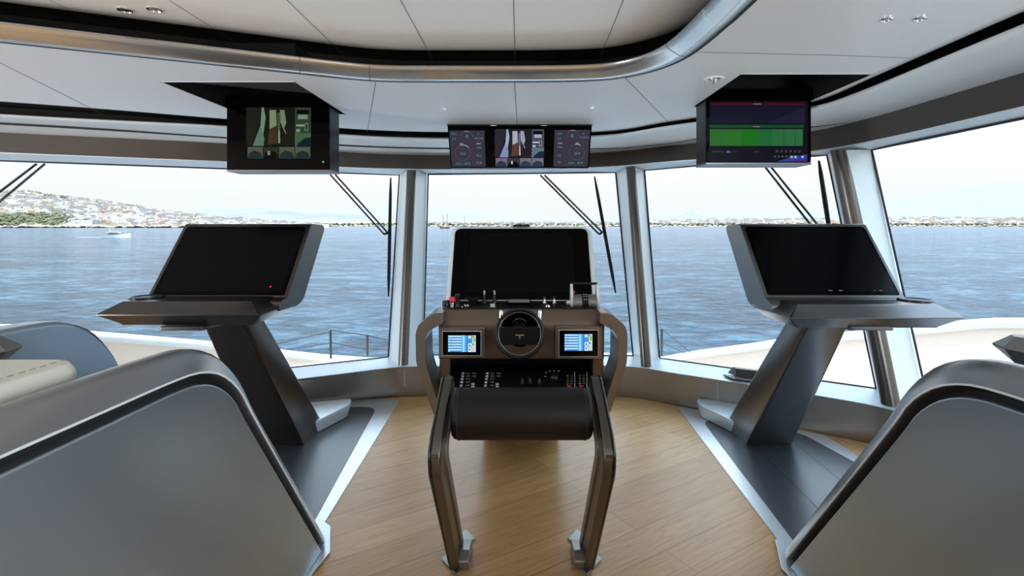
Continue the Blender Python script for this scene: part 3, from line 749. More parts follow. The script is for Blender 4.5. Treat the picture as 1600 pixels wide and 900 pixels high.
for s in (-1, 1):
    # leg centre line in (Y,Z): foot -> knee -> rear top
    c = [(2.06, 0.02), (1.60, .60), (1.575, .70), (1.83, .80)]
    f_ = [(1.985, .012), (1.530, .60), (1.520, .665), (1.555, .705), (1.80, .822), (1.86, .80), (1.86, .725), (1.705, .64), (1.70, .60), (2.15, .012)]
    poly = rpoly(f_, [0, .06, .05, .05, .02, .01, .01, .03, .05, 0])
    x0 = cx+s*.262
    lg = MB().prism(poly, 'x', x0-.020, x0+.020).build('leg', M['leg'], bn, bevel=.008)
    # inner dark inlay groove along leg front
    g = [(1.982, .02), (1.532, .598), (1.523, .625), (1.524, .650), (1.536, .682), (1.556, .702), (1.80, .820)]
    MB().tube([(x0+s*.011, y-.001, z+.001) for y, z in g], .0035, 6).build('leg_groove', M['blk'], lg)
    f2 = [(2.06, .05), (1.615, .60), (1.615, .655), (1.86, .765), (1.86, .745), (1.66, .645), (1.655, .61), (2.10, .05)]
    MB().prism(rpoly(f2, [0, .05, .03, .01, .01, .02, .03, 0]), 'x', x0-s*.0185, x0-s*.026).build('leg_inlay', M['pewter_l'], bn, bevel=.002)
    # floor plate: folded star-like plate
    def fp(px, py): return PZ(px, py, .006).xy
    pl = [(713, 898), (690, 874), (700, 862), (702, 848), (716, 836), (728, 827), (743, 841), (734, 848), (730, 868), (738, 879)]
    pts = []
    for px, py in pl:
        q = fp(px, py); pts.append((q.x if s < 0 else 2*cx-q.x, q.y))
    MB().prism(pts, 'z', .0005, .008).build('foot_plate', M['plate'], bn, bevel=.002)
    MB().prism(rpoly([(2.00, .006), (1.975, .05), (2.02, .07), (2.12, .05), (2.16, .006)], .01), 'x', x0-s*.03-.026, x0-s*.03+.026).build('foot_shoe', M['plate'], bn, bevel=.005)

# =================================================================== SIDE CHART DESKS
def chart_desk(s, cxx, label, light, xin, xout, lit, zo):
    t = thing('chart_desk', label, 'chart desk', (s*cxx, 3.3, 0))
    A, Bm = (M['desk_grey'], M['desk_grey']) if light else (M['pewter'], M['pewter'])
    X = lambda a: s*a
    # monitor housing: sheared slab
    hw_, yb, zb_, yt, zt = .335, 2.44, 1.005, 2.715, 1.352
    prof_ = rpoly([(yb, zb_), (yt, zt), (yt+.018, zt+.006), (2.895, 1.350), (2.905, 1.325), (2.625, .955+zo), (2.56, .935+zo), (2.37, .94+zo), (2.37, .985+zo)],
                  [.002, .006, .01, .03, .02, .04, .03, 0, .02], 4)
    MB().prism(prof_, 'x', *sorted((s*(cxx-hw_), s*(cxx+hw_)))).build('monitor_housing', A, t, bevel=.010, seg=4, ang=60)
    v = Vector((0, yt-yb, zt-zb_)); h = v.length; v.normalize(); u = Vector((1, 0, 0)); n = u.cross(v).normalized()
    fr = (Vector((s*cxx, yb, zb_)), u, v, n, h)
    MB().loft(slab_on(fr, -.315, .315, .015, h-.014, [.006, .006, .02, .02], -.002, .003)).build('monitor_bezel', M['bezel'], t)
    MB().loft(slab_on(fr, -.300, .300, .030, h-.030, .003, .001, .0042)).build('monitor_display', M['screen'], t)
    if lit == 'red':
        MB().loft(slab_on(fr, .235, .243, .055, .062, 0, .003, .005)).build('status_light', em('status_red', (.9, .02, .08), 1.2), t)
    else:
        for x0, x1 in ((-.02, .0), (.03, .05), (.20, .206), (.226, .24)):
            MB().loft(slab_on(fr, x0, x1, .036, .0385, 0, .003, .005)).build('status_light', em('status_white', (.35, .35, .4), .6), t)
    # cantilever ledge with knife edge
    def plan(g, yo=0):
        return rpoly([(cxx-xin-g, 2.57), (cxx-xin-g, 2.235-g), (cxx+xout-.02+g*1.3, 2.235-g), (cxx+xout+g*1.3, 2.27), (cxx+xout+g*1.3, 2.56+g), (cxx+xout-.05, 2.66)], [.004, .010, .012, .012, .012, .012], 3)
    rings = [[(s*x, y, z+zo) for x, y in plan(g)] for g, z in ((-.045, .897), (-.038, .895), (.030, .948), (.030, .952), (-.030, .996), (-.038, .999))]
    MB().loft(rings).build('ledge', A, t, bevel=.003, seg=2, ang=20)
    # inner corner gusset that carries the housing down into the ledge
    sp_ = [(2.45, 1.0), (2.93, 1.32), (2.66, .975), (2.56, .93), (2.35, .945)]
    # cup holder
    cq = Vector((s*(cxx+.335 if light else cxx+.29), 2.38, .9995+zo))
    ch = MB().lathe(cq, [(.070, 0), (.070, .005), (.064, .008), (.059, .004), (.001, .002)], 32).build('cup_holder', M['blkmet'], t, smooth=True)
    MB().lathe(cq, [(.058, .003), (.035, .0045), (.001, .0045)], 24).build('cup_pad', M['blk'], ch)
    # mounting plate under the ledge
    MB().prism(rpoly([(s*(cxx-.04), 2.26), (s*(cxx+.15), 2.26), (s*(cxx+.15), 2.5), (s*(cxx-.10), 2.5)], .01), 'z', .884, .903).build('mounting_plate', Bm, t, bevel=.004)
    # leaning stem
    rings = []
    K = 8
    for k in range(K+1):
        q = k/K; z = .90*(1-q); y = 2.50+(3.13-2.50)*q; wq = .105+.035*q; d = .15+.17*q
        base = rpoly([(cxx-wq+.02, y), (cxx+wq+.02, y), (cxx+wq-.01, y+d), (cxx-wq+.0, y+d*.95)], .018, 4)
        rings.append([(s*a, b2, z) for a, b2 in base])
    MB().loft(rings).build('stem', Bm, t, smooth=True)
    # light wedge foot
    rings = []
    pts0 = [(cxx-.10, 3.20), (cxx-.25, 3.60), (cxx-.22, 3.72), (cxx+.10, 3.62), (cxx+.12, 3.25)]
    for g, z in ((-.05, .008), (-.03, .010), (0, .075), (0, .085), (-.006, .092)):
        cxm = sum(p[0] for p in pts0)/5; cym = sum(p[1] for p in pts0)/5
        k = 1+g*3
        rings.append([(s*(cxm+(x-cxm)*k), cym+(y-cym)*k, z) for x, y in rpoly(pts0, .03, 4)])
    MB().loft(rings).build('foot', M['alu'], t, smooth=True)
    return t
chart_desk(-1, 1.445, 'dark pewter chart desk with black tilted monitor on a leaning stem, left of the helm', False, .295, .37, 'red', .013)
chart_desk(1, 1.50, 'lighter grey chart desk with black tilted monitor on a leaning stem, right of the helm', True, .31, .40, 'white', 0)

# =================================================================== PILOT CHAIRS
inner = [(0.0, .962), (0.6, .960), (1.0, .957), (1.20, .955), (1.30, .946), (1.385, .914), (1.463, .851), (1.53, .76), (1.737, .490), (2.105, .012)]
outerp = [(0.0, 1.045), (0.6, 1.044), (1.0, 1.042), (1.26, 1.036), (1.34, 1.026), (1.42, 1.000), (1.49, .955), (1.57, .872), (1.65, .755), (1.86, .49), (2.22, .020)]
def resample(pts, n):
    pts = [Vector(p) for p in catmull([Vector((p[0], p[1])) for p in pts], 10)]
    d = [0]
    for a, b2 in zip(pts, pts[1:]): d.append(d[-1]+(b2-a).length)
    out = []
    for i in range(n):
        t = d[-1]*i/(n-1); j = 0
        while j < len(d)-2 and d[j+1] < t: j += 1
        f = (t-d[j])/max(1e-9, d[j+1]-d[j]); out.append(pts[j].lerp(pts[j+1], min(1, f)))
    return out
def pilot_chair(s, xp, dy, label, far_dy, pod_y, pod_z):
    t = thing('pilot_chair', label, 'pilot chair', (s*(xp+.35), .9, 0))
    a = resample(inner, 70); o = resample(outerp, 70)
    def L(line, x, off=0, zmin=.012):
        l2 = line if off == 0 else offset2d(line, off)
        return [Vector((s*x, p[0]+dy, max(zmin, p[1]))) for p in l2]
    # flat outer panel (closed to the floor)
    ring = L(a, xp) + [Vector((s*xp, dy, .012))]
    ring2 = L(a, xp+.035) + [Vector((s*(xp+.035), dy, .012))]
    MB().loft([ring, ring2]).build('side_panel', M['shell'], t, bevel=.006, seg=3, ang=50)
    # dark shadow groove
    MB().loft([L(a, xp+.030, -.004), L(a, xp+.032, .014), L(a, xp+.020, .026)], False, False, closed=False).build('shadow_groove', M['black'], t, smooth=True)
    # rim: from groove lip, bulging outward to the outer outline, over the top, down the inner side
    def mixo(f, x, extra=0):
        l1 = offset2d(a, .026); r = []
        for p, q in zip(l1, o):
            m = Vector(p).lerp(Vector(q), f); r.append(Vector((s*x, m.x+dy, max(.012, m.y))))
        return r
    rim = [mixo(0, xp+.024), mixo(0, xp+.004), mixo(.06, xp-.002), mixo(.35, xp+.010), mixo(.75, xp+.032), mixo(.95, xp+.050), mixo(1, xp+.062), mixo(1.0, xp+.075), mixo(.9, xp+.09), mixo(.0, xp+.10), mixo(-3, xp+.10)]
    MB().loft(rim, False, False, closed=False).build('rim', M['rim'], t, smooth=True)
    MB().tube([p+Vector((-s*.002, 0, 0)) for p in L(a, xp, .029)], .0028, 6).build('rim_bead', M['frame'], t, smooth=True)
    # inner lining wall
    ring = L(a, xp+.085, .0) + [Vector((s*(xp+.085), dy, .012))]
    ring2 = L(a, xp+.105, .0) + [Vector((s*(xp+.105), dy, .012))]
    MB().loft([ring, ring2]).build('inner_lining', M['shell'], t, bevel=.004)
    # outboard shell
    far = [Vector((p[0]+far_dy, p[1])) for p in resample([(q[0]*.9+.1, q[1]) for q in outerp], 60)]
    for i, p in enumerate(far): pass
    x1 = xp+.72
    ring = [Vector((s*x1, p[0]+dy, max(.012, p[1]))) for p in far] + [Vector((s*x1, dy+far_dy, .012))]
    ring2 = [Vector((s*(x1+.09), p[0]+dy, max(.012, p[1]))) for p in far] + [Vector((s*(x1+.09), dy+far_dy, .012))]
    MB().loft([ring, ring2]).build('outboard_shell', M['shell'], t, bevel=.018, seg=4, ang=40)
    # seat and back cushions
    MB().box(min(s*(xp+.11), s*(xp+.71)), max(s*(xp+.11), s*(xp+.71)), dy+.45, dy+1.35, .42, .60).build('seat_cushion', M['cream'], t, bevel=.05, seg=5)
    MB().box(min(s*(xp+.11), s*(xp+.71)), max(s*(xp+.11), s*(xp+.71)), dy+.15, dy+.45, .42, 1.25).build('backrest', M['cream'], t, bevel=.06, seg=5)
    MB().box(min(s*(xp+.11), s*(xp+.71)), max(s*(xp+.11), s*(xp+.71)), dy+.35, dy+1.45, .012, .42).build('seat_base', M['shell'], t, bevel=.01)
    # padded armrest just inside the rim
    q = [(xp+.11, .50), (xp+.40, .50), (xp+.40, 1.10), (xp+.11, 1.10)]
    arm = MB()
    q2 = rpoly(q, .06, 5)
    arm.loft([[(s*(x), y+dy, .95) for x, y in q2], [(s*x, y+dy, 1.045) for x, y in q2], [(s*(xp+.255+(x-xp-.255)*.93), .8+(y-.8)*.97+dy, 1.065) for x, y in q2]])
    pad = arm.build('armrest_pad', M['cream'], t, bevel=.005, seg=3, ang=30)
    stt = MB(); pz = 1.067
    for k in range(26):
        y = dy+.52+k*.022; stt.box(min(s*(xp+.146), s*(xp+.148)), max(s*(xp+.146), s*(xp+.148)), y, y+.012, 1.0655, 1.0672)
    stt.build('stitching', M['stitch'], pad)
    MB().box(min(s*(xp+.15), s*(xp+.36)), max(s*(xp+.15), s*(xp+.36)), dy+.55, dy+1.05, .58, .96).build('armrest_support', M['shell'], t, bevel=.01)
    # faceted control pod on the outboard armrest
    xc, yc, zc = xp+.41, pod_y, pod_z
    def pod(g, z): return [(s*(xc+a_), yc+b_, z) for a_, b_ in [(-.065-g, .05+g), (-.085-g, -.01), (-.055-g, -.10-g), (.09+g, -.10-g), (.09+g, .05+g)]]
    MB().loft([pod(-.035, zc-.055), pod(0, zc-.008), pod(0, zc-.004), pod(-.03, zc+.028)]).build('control_pod', M['pewter_l'], t, bevel=.002)
    MB().prism([(yc-.06, zc-.05), (yc+.02, zc-.05), (yc+.20, .62), (yc+.12, .62)], 'x', *sorted((s*(xc-.02), s*(xc+.05)))).build('pod_bracket', M['alu'], t, bevel=.004)
    # floor plate
    fp_ = [(xp-.008, 1.2), (xp-.016, 1.98), (xp-.035, 2.10), (xp+.03, 2.28), (xp+.10, 2.34), (xp+.10, 1.2)]
    MB().prism([(s*x, y+dy) for x, y in fp_], 'z', .0062, .0115).build('base_plate', M['trimm'], t, bevel=.002)
    return t
pilot_chair(-1, .815, 0, 'large blue-grey shell pilot chair with cream armrest, left foreground', .42, 1.145, 1.075)
pilot_chair(1, 1.055, -.10, 'large grey shell pilot chair, right foreground beside the side window', .22, 1.47, 1.005)

# =================================================================== HANGING MONITORS
def mon_box(nm, x0, x1, yf, yb, z0, label, content):
    t = thing(nm, label, 'monitor', ((x0+x1)/2, yf, ZC))
    zt = ZC+.06
    MB().box(x0, x1, yf+.012, yb, z0, zt).build('housing', M['blkmet'], t, bevel=.003)
    MB().box(x0+.002, x1-.002, yf, yf+.014, z0+.006, zt).build('bezel', M['bezel'], t, bevel=.002)
    MB().box(x0-.001, x1+.001, yf+.002, yb+.002, z0-.008, z0+.004).build('bottom_trim', M['pewter_l'], t, bevel=.002)
    content(t, yf)
    return t
def px_canvas(Y):
    s = MB()
    def q(x0, x1, y0, y1, m, k=0):
        s.mat(m); yy = Y-.0008-k*.0003
        a, c = P(x0, y1, Y), P(x1, y0, Y)
        s.quad((a.x, yy, a.z), (c.x, yy, a.z), (c.x, yy, c.z), (a.x, yy, c.z))
    def pg(pts, m, k=0):
        s.mat(m); yy = Y-.0008-k*.0003
        v = [P(x, y, Y) for x, y in pts]; s.add([(p.x, yy, p.z) for p in v], [tuple(range(len(v)))])
    return s, q, pg
def cctv(q, pg, x0, y0, W, H, tint, pre):
    """camera mosaic: one large corridor picture, side column, bottom row"""
    def c(r, g, b_): return em('%s_%d_%d_%d' % (pre, r, g, b_), ((r/255)**2.2*tint[0], (g/255)**2.2*tint[1], (b_/255)**2.2*tint[2]), 1)
    X = lambda f: x0+W*f
    Yv = lambda f: y0+H*f
    def R(a, b2, c0, d, m, k=1): q(X(a), X(b2), Yv(c0), Yv(d), m, k)
    def G(pts, m, k=2): pg([(X(a), Yv(b2)) for a, b2 in pts], m, k)
    R(0, 1, 0, 1, c(10, 10, 14), 0)
    R(0, .74, 0, .75, c(38, 34, 38))
    G([(0, 0), (.24, 0), (.10, .75), (0, .75)], c(46, 42, 48), 2)
    G([(.22, .35), (.10, .75), (.27, .75), (.28, .60)], c(120, 140, 165), 3)
    G([(.24, 0), (.27, 0), (.30, .2), (.26, .55), (.22, .35)], c(150, 165, 185), 3)
    G([(.36, .05), (.46, .05), (.47, .35), (.36, .42)], c(165, 165, 165), 3)
    G([(.52, .05), (.59, .05), (.62, .30), (.58, .42), (.53, .30)], c(150, 155, 165), 3)
    G([(.36, .42), (.47, .35), (.48, .70), (.33, .72)], c(90, 62, 48), 3)
    G([(.48, .1), (.52, .1), (.53, .7), (.49, .7)], c(95, 100, 115), 3)
    G([(.50, .45), (.515, .45), (.52, .7), (.50, .7)], c(190, 195, 200), 4)
    G([(.56, .32), (.62, .5), (.61, .52), (.55, .36)], c(140, 150, 160), 4)
    R(.75, 1, 0, .5, c(70, 75, 80))
    R(.78, .97, .05, .13, c(15, 15, 20), 2); R(.80, .95, .14, .23, c(150, 165, 180), 2); R(.77, .9, .33, .37, c(170, 180, 190), 2)
    R(.77, .83, .42, .48, c(160, 175, 190), 2); R(.90, .96, .30, .46, c(120, 130, 140), 2); R(.92, .94, .33, .43, c(20, 20, 25), 3)
    R(.75, 1, .5, .76, c(95, 112, 110)); G([(.8, .70), (.9, .60), (1, .58), (1, .76), (.78, .76)], c(22, 45, 60), 2)
    for i in range(4):
        a = .02+.245*i
        R(a, a+.235, .77, 1, [c(118, 100, 112), c(60, 58, 62), c(110, 105, 100), c(112, 105, 118)][i], 1)
        G([(a+.02, .9), (a+.1, .84), (a+.2, .88), (a+.235, 1), (a, 1)], [c(45, 58, 72), c(12, 12, 14), c(45, 62, 80), c(45, 60, 72)][i], 2)
    R(.33, .37, .85, .93, c(170, 170, 175), 3)
def left_content(t, Y):
    s, q, pg = px_canvas(Y)
    cctv(q, pg, 385, 168, 101, 80, (.45, .60, .32), 'green')
    s.build('camera_picture', None, t, fixn=False)
    p = P(505, 253, Y)
    MB().lathe((p.x, Y-.0005, p.z), [(.005, 0), (.005, -.001)], 12, 'y').build('status_light', em('status_green', (.1, .75, .3), 1), t)
mon_box('ceiling_monitor', -1.722, -1.118, 3.0, 3.16, EYE+.322, 'black flip-down ceiling monitor with dim camera pictures, left side', left_content)
def right_content(t, Y):
    s, q, pg = px_canvas(Y)
    q(1108, 1262, 158, 254, em('panel_navy', (0.0044, 0.0039, 0.0099), 1), 0)
    q(1110, 1257, 161, 164.5, em('maroon', (0.0550, 0.0033, 0.0083), 1), 1)
    q(1176, 1189, 162, 163.2, em('grey_text', (0.1925, 0.1650, 0.1760), 1), 2)
    q(1110, 1257, 164.5, 193, em('deep_navy', (0.0066, 0.0066, 0.0193), 1), 1)
    pg([(1200, 193), (1257, 166), (1257, 193)], em('navy2', (0.0110, 0.0110, 0.0303), 1), 2)
    q(1109, 1256, 195, 200, em('dark_green', (0.0055, 0.0550, 0.0193), 1), 1)
    q(1176, 1187, 197.5, 198.5, em('grey_text', 0), 2)
    gs = [(.035, .21, .035), (.03, .23, .03), (.012, .24, .012), (.02, .20, .05), (.035, .21, .07), (.04, .22, .08)]
    for i in range(6):
        q(1109+i*24.2, 1109+(i+1)*24.2, 202, 228, em('green_%d' % i, tuple(g*.6 for g in gs[i]), 1), 1)
    for x in (1224.5, 1242): q(x, x+.7, 202, 228, em('dark_green2', (0.0055, 0.0495, 0.0110), 1), 2)
    for x0, x1 in ((1112, 1131), (1145, 1151), (1178, 1186)): q(x0, x1, 236, 238, em('dim_text', (0.0275, 0.0275, 0.0330), 1), 1)
    q(1135, 1141, 235.5, 239, em('blue_chip', (0.0440, 0.0990, 0.2750), 1), 1)
    for i in range(6): q(1212+i*7, 1216+i*7, 234.5, 238.5, em('dim_icon', (0.0385, 0.0385, 0.0440), 1), 1)
    for i in range(8): q(1209+i*6, 1212+i*6, 243, 246, em('icon', (0.0550, 0.0660, 0.0880), 1), 1)
    pg([(1213, 252.5), (1232, 247), (1261, 241), (1261, 252.5)], em('royal', (0.0275, 0.0495, 0.3025), 1), 1)
    pg([(1230, 252.5), (1261, 247), (1261, 252.5)], em('purple', (0.0660, 0.0165, 0.2310), 1), 2)
    for x in (1235, 1241, 1252): q(x, x+3.5, 243.5, 247, em('bright', (0.4125, 0.4400, 0.5500), 1), 3)
    s.build('radar_page', None, t, fixn=False)
mon_box('ceiling_monitor', 1.03, 1.615, 2.84, 3.0, EYE+.345, 'black flip-down ceiling monitor with a green chart band, right side', right_content)
# bright strip across top of right recess opening
tb = MB().box(1.05, 1.60, 2.80, 2.815, ZC+.002, ZC+.012)

def text_mesh(txt, p, size, m, parent, name='readout', align='CENTER'):
    cu = bpy.data.curves.new(name, 'FONT'); cu.body = txt; cu.size = size; cu.align_x = align; cu.align_y = 'CENTER'; cu.resolution_u = 2
    o = bpy.data.objects.new(name+'_tmp', cu); COL.objects.link(o)
    dg = bpy.context.evaluated_depsgraph_get(); me = bpy.data.meshes.new_from_object(o.evaluated_get(dg))
    bpy.data.objects.remove(o); me.materials.clear(); me.materials.append(m)
    ob = bpy.data.objects.new(name, me); COL.objects.link(ob); ob.parent = parent
    ob.location = Vector(p)-world_org(parent); ob.rotation_euler = (PI/2, 0, 0); return ob
Yt = 3.55
a, c = P(699, 262.5, Yt), P(925, 196.5, Yt)
tm = thing('triple_monitor', 'long black overhead monitor with gauges either side of camera pictures', 'monitor', ((a.x+c.x)/2, Yt, ZC))
bot0, bot1 = P(704.5, 262.5, Yt).x, P(920, 262.5, Yt).x
def trap(y): return [(a.x, y, c.z), (bot0, y, a.z), (bot1, y, a.z), (c.x, y, c.z)]
MB().loft([trap(Yt), trap(Yt+.05)]).build('bezel', M['bezel'], tm, bevel=.004)
MB().box(a.x-.002, c.x+.002, Yt-.003, Yt+.06, c.z, c.z+.008).build('top_trim', M['blkmet'], tm, bevel=.002)
MB().box(-.25, .3, Yt+.02, Yt+.1, c.z, ZC).build('ceiling_bracket', M['black'], tm)
for xx in (769, 848):
    q = P(xx+2, 196, Yt-.004); MB().box(q.x-.02, q.x+.02, q.y-.001, q.y, q.z-.003, q.z+.001).build('trim_marking', M['white'], tm)
s, q, pg = px_canvas(Yt)
grey = em('panel_grey', (.040, .034, .052), 1)
pg([(702, 204), (757, 204), (759, 260.5), (706, 260.5)], grey, 0); pg([(866.5, 203), (922, 203), (918, 260.5), (864.5, 260.5)], grey, 0)
q(756.7, 757.4, 204, 260, M['black'], 1)
cctv(q, pg, 773, 202, 77, 58.5, (1.0, 1.0, 1.15), 'cam')
s.build('screen_picture', None, tm, fixn=False)
cyan = em('cyan', (.05, .30, .36), 1); wht = em('pale', (.45, .5, .55), 1); ringm = em('ring', (.09, .10, .14), 1); redm = em('rose', (.30, .05, .08), 1)
def arc(px, py, r, a0, a1, m, w=.5, name='gauge_ring'):
    s = MB(); yy = Yt-.0016; N = 40
    for i in range(N):
        t0, t1 = [math.radians(a0+(a1-a0)*k/N) for k in (i, i+1)]
        pts = []
        for t_, rr_ in ((t0, r-w/2), (t1, r-w/2), (t1, r+w/2), (t0, r+w/2)):
            g = P(px+rr_*math.cos(t_), py-rr_*math.sin(t_), Yt); pts.append((g.x, yy, g.z))
        s.quad(*pts)
    s.build(name, m, tm, fixn=False)
k_ = Yt/800
def tx(txt, px, py, hpx, m):
    g = P(px, py, Yt); text_mesh(txt, (g.x, Yt-.0018, g.z), hpx*k_*1.35, m, tm)
arc(723, 239, 12, 0, 360, ringm); arc(723, 239, 12.5, 40, 110, wht, .9); arc(729.5, 214, 9, 0, 180, ringm); arc(729.5, 214, 9, 0, 45, redm)
tx('10.5', 723, 240.5, 4.2, cyan); tx('15.7 - 20.0', 723, 256, 4, cyan); tx('0', 729.5, 213.5, 6, cyan); tx('42.0', 709, 209.5, 3.4, cyan); tx('5.2', 710, 217, 3.4, cyan)
tx('0', 747, 209, 3, cyan); tx('HEADING', 748, 216.5, 2.4, cyan); tx('1000', 748, 231, 3, cyan); tx('78.2', 748, 243.5, 3.6, cyan); tx('23.8', 748.5, 254.5, 3.6, cyan)
tx('PITCH', 729, 204.8+.6, 1.8, wht); tx('RPM', 721, 224.7, 2, wht); tx('SPEED', 748, 224.7, 2, wht)
arc(901, 238, 12, 0, 360, ringm); arc(901, 238, 12.5, 60, 100, wht, .9); arc(894.5, 212.5, 9, 0, 180, ringm); arc(894.5, 212.5, 9, 130, 180, redm)
tx('20.9', 901.5, 240, 4.2, cyan); tx('16.9 - 20.9', 899, 255, 4, cyan); tx('0', 894, 213, 6, cyan); tx('42.0', 874, 209, 3.4, cyan); tx('5.2', 874, 216.5, 3.4, cyan)
tx('^', 901.5, 233, 5, redm); tx('0', 912, 209, 3, cyan); tx('HEADING', 913, 215, 2.4, cyan); tx('118.2', 874.5, 230, 3.2, cyan); tx('5.2', 873.5, 243, 3.6, cyan); tx('3.8', 873, 253.5, 3.4, cyan)
tx('PITCH', 895, 204, 1.8, wht); tx('SPEED', 875, 224, 2, wht); tx('RPM', 902, 224, 2, wht)

# ------------------------------------------------------------------ small display box on the right sill
sbx = thing('sill_console', 'low grey wedge-shaped repeater on the right window sill', 'control box', (1.72, 3.75, ZS2))
MB().prism(rpoly([(1.50, 3.62), (1.47, 3.72), (1.98, 3.50), (1.95, 3.36)], .01), 'z', .258, .268).build('base_plate', M['pewter'], sbx, bevel=.002)
MB().loft([[(1.54, 3.66, .268), (1.52, 3.76, .268), (1.92, 3.56, .268), (1.90, 3.44, .268)], [(1.56, 3.70, .315), (1.56, 3.75, .315), (1.88, 3.58, .315), (1.88, 3.54, .315)]]).build('sloped_top', M['pewter'], sbx, bevel=.003)

# =================================================================== OUTSIDE: WIPERS
def on_glass(i, px, py, off=.06):
    tl, tr, brr, bl = wins[i]; n = (tr-tl).cross(bl-tl).normalized()
    if n.y < 0: n = -n
    d = Vector(((px-813)/800, 1, -(py-352)/800)); o = Vector((0, 0, EYE)); p0 = tl+n*off
    t_ = (p0-o).dot(n)/d.dot(n); return o+d*t_
def wiper(i, rods, blade, label, off=.07):
    t = thing('windscreen_wiper', label, 'wiper', on_glass(i, *rods[0][0], off), 'windscreen wipers')
    for a_, b_ in rods:
        MB().tube([on_glass(i, *a_, off), on_glass(i, *b_, off)], .0085, 8).build('wiper_arm', M['pewter'], t, smooth=True)
    if blade:
        pts = [on_glass(i, *b_, off) for b_ in blade]
        MB().tube(pts, [.007, .014, .016, .014, .006][:len(pts)], 8).build('wiper_blade', M['blk'], t, smooth=True)
        MB().tube([on_glass(i, *rods[0][1], off), on_glass(i, *rods[1][1], off)], .010, 8).build('arm_joint', M['blk'], t, smooth=True)
def bl(a, b2): return [(a[0]+(b2[0]-a[0])*k, a[1]+(b2[1]-a[1])*k) for k in (0, .15, .5, .85, 1)]
wiper(0, [((516, 273), (600, 366)), ((524, 273), (606, 364))], bl((610.5, 278), (607, 463)), 'wiper with slanted twin rods and upright blade outside the wide left window')
wiper(1, [((844.5, 274), (936, 366)), ((851, 274), (941, 363))], bl((929, 276), (962, 458)), 'wiper with slanted twin rods and blade outside the centre window')
wiper(2, [((1187, 250), (1268, 353)), ((1196, 250), (1279, 353))], bl((1279.5, 251), (1299, 380)), 'wiper with slanted twin rods and blade outside the window right of the helm')
wiper(0, [((57, 256), (-40, 330)), ((70, 256), (-30, 340))], None, 'twin wiper rods crossing the far left corner of the left window')

# =================================================================== OUTSIDE: OWN SHIP
def catz(pts, n=8): return catmull([Vector(p) for p in pts], n)
def bulwark(path, label, side):
    pth = catz(path, 10); t = thing('bulwark', label, 'bulwark', pth[0])
    MB().tube(pth, .042, 14).build('capping_rail', M['gel'], t, smooth=True)
    a0 = [p-Vector((0, 0, .02)) for p in pth]; b0 = [Vector((p.x+side*(-.10), p.y-.05, -1.25)) for p in pth]
    a1 = [p+Vector((side*.07, .04, -.03)) for p in pth]; b1 = [Vector((p.x+side*.02, p.y+.05, -2.2)) for p in pth]
    MB().loft([b0, a0, a1, b1], False, False, closed=False).build('inner_wall', M['beige'], t, smooth=True)
bulwark([(1.65, 6.6, -.42), P(1085, 554, 6.0), P(1170, 543, 5.6), P(1250, 532, 5.2), P(1420, 517, 4.6), P(1600, 505, 4.0), (4.2, 3.0, .62), (4.35, 1.0, .66)], 'white-capped cream bulwark curving aft outside the right windows', 1)
bulwark([(-1.9, 6.6, -.40), P(505, 559, 6.0), P(430, 551, 5.6), P(330, 540, 5.1), P(155, 526, 4.4), P(0, 515, 4.0), (-5.0, 3.0, .60), (-5.6, 1.0, .62)], 'white-capped cream bulwark curving aft outside the left window', -1)
fd = MB()
fdp = [(-2.6, 3.3), (-2.4, 4.9), (-2.0, 5.15), (-1.1, 5.45), (0, 5.5), (1.2, 5.5), (1.75, 5.0), (2.1, 4.55), (2.75, 4.25), (2.9, 3.3), (1.2, 4.22), (0.9, 4.32), (-0.8, 4.32), (-1.1, 4.24)]
fd.prism(fdp, 'z', -.5, -.01)
fd.build('foredeck', M['gel'], kind='structure', bevel=.05)
dk2 = MB().prism([(-6, -3), (-6, 3), (-3.6, 5.2), (-2.4, 6.6), (-1.2, 7.5), (1.2, 7.5), (2.2, 6.4), (4.4, 3), (4.4, -3)], 'z', -3, -1.2)
dk2.build('hull', M['gel'], kind='structure')
# rails
def rail(posts, wires, label):
    t = thing('deck_railing', label, 'railing', posts[0][0])
    for a_, b_ in posts: MB().tube([a_, b_], .012, 8).build('stanchion', M['pewter'], t, smooth=True)
    for w_ in wires: MB().tube(w_, .0045, 6).build('wire', M['pewter'], t, smooth=True)
Yr = 5.35
def rp_(px, py, Y=Yr): return P(px, py, Y)
rail([(rp_(517, 560), rp_(516.5, 516)), (rp_(574, 556), rp_(574, 523))],
     [[rp_(400, 545, 6.2), rp_(516.5, 518)], [rp_(400, 553, 6.2), rp_(516.5, 536)], [rp_(516.5, 516), rp_(574, 524), rp_(608, 532, 5.5)], [rp_(516.5, 535), rp_(574, 546)]],
     'thin metal deck railing with two posts seen through the left window')
rail([(rp_(1034, 556), rp_(1034, 514))], [[rp_(1034, 514), rp_(1082, 553, 5.9)], [rp_(1034, 535), rp_(1072, 553, 5.8)]],
     'single-post deck railing with sloping wires seen through the right window')

# =================================================================== SEA
SEAZ = -7.0; H = EYE-SEAZ
sea = MB().add([(-40000, 6, SEAZ), (40000, 6, SEAZ), (40000, 60000, SEAZ), (-40000, 60000, SEAZ)], [(0, 1, 2, 3)]).build('sea', M['sea'], fixn=False)
sea['kind'] = 'structure'

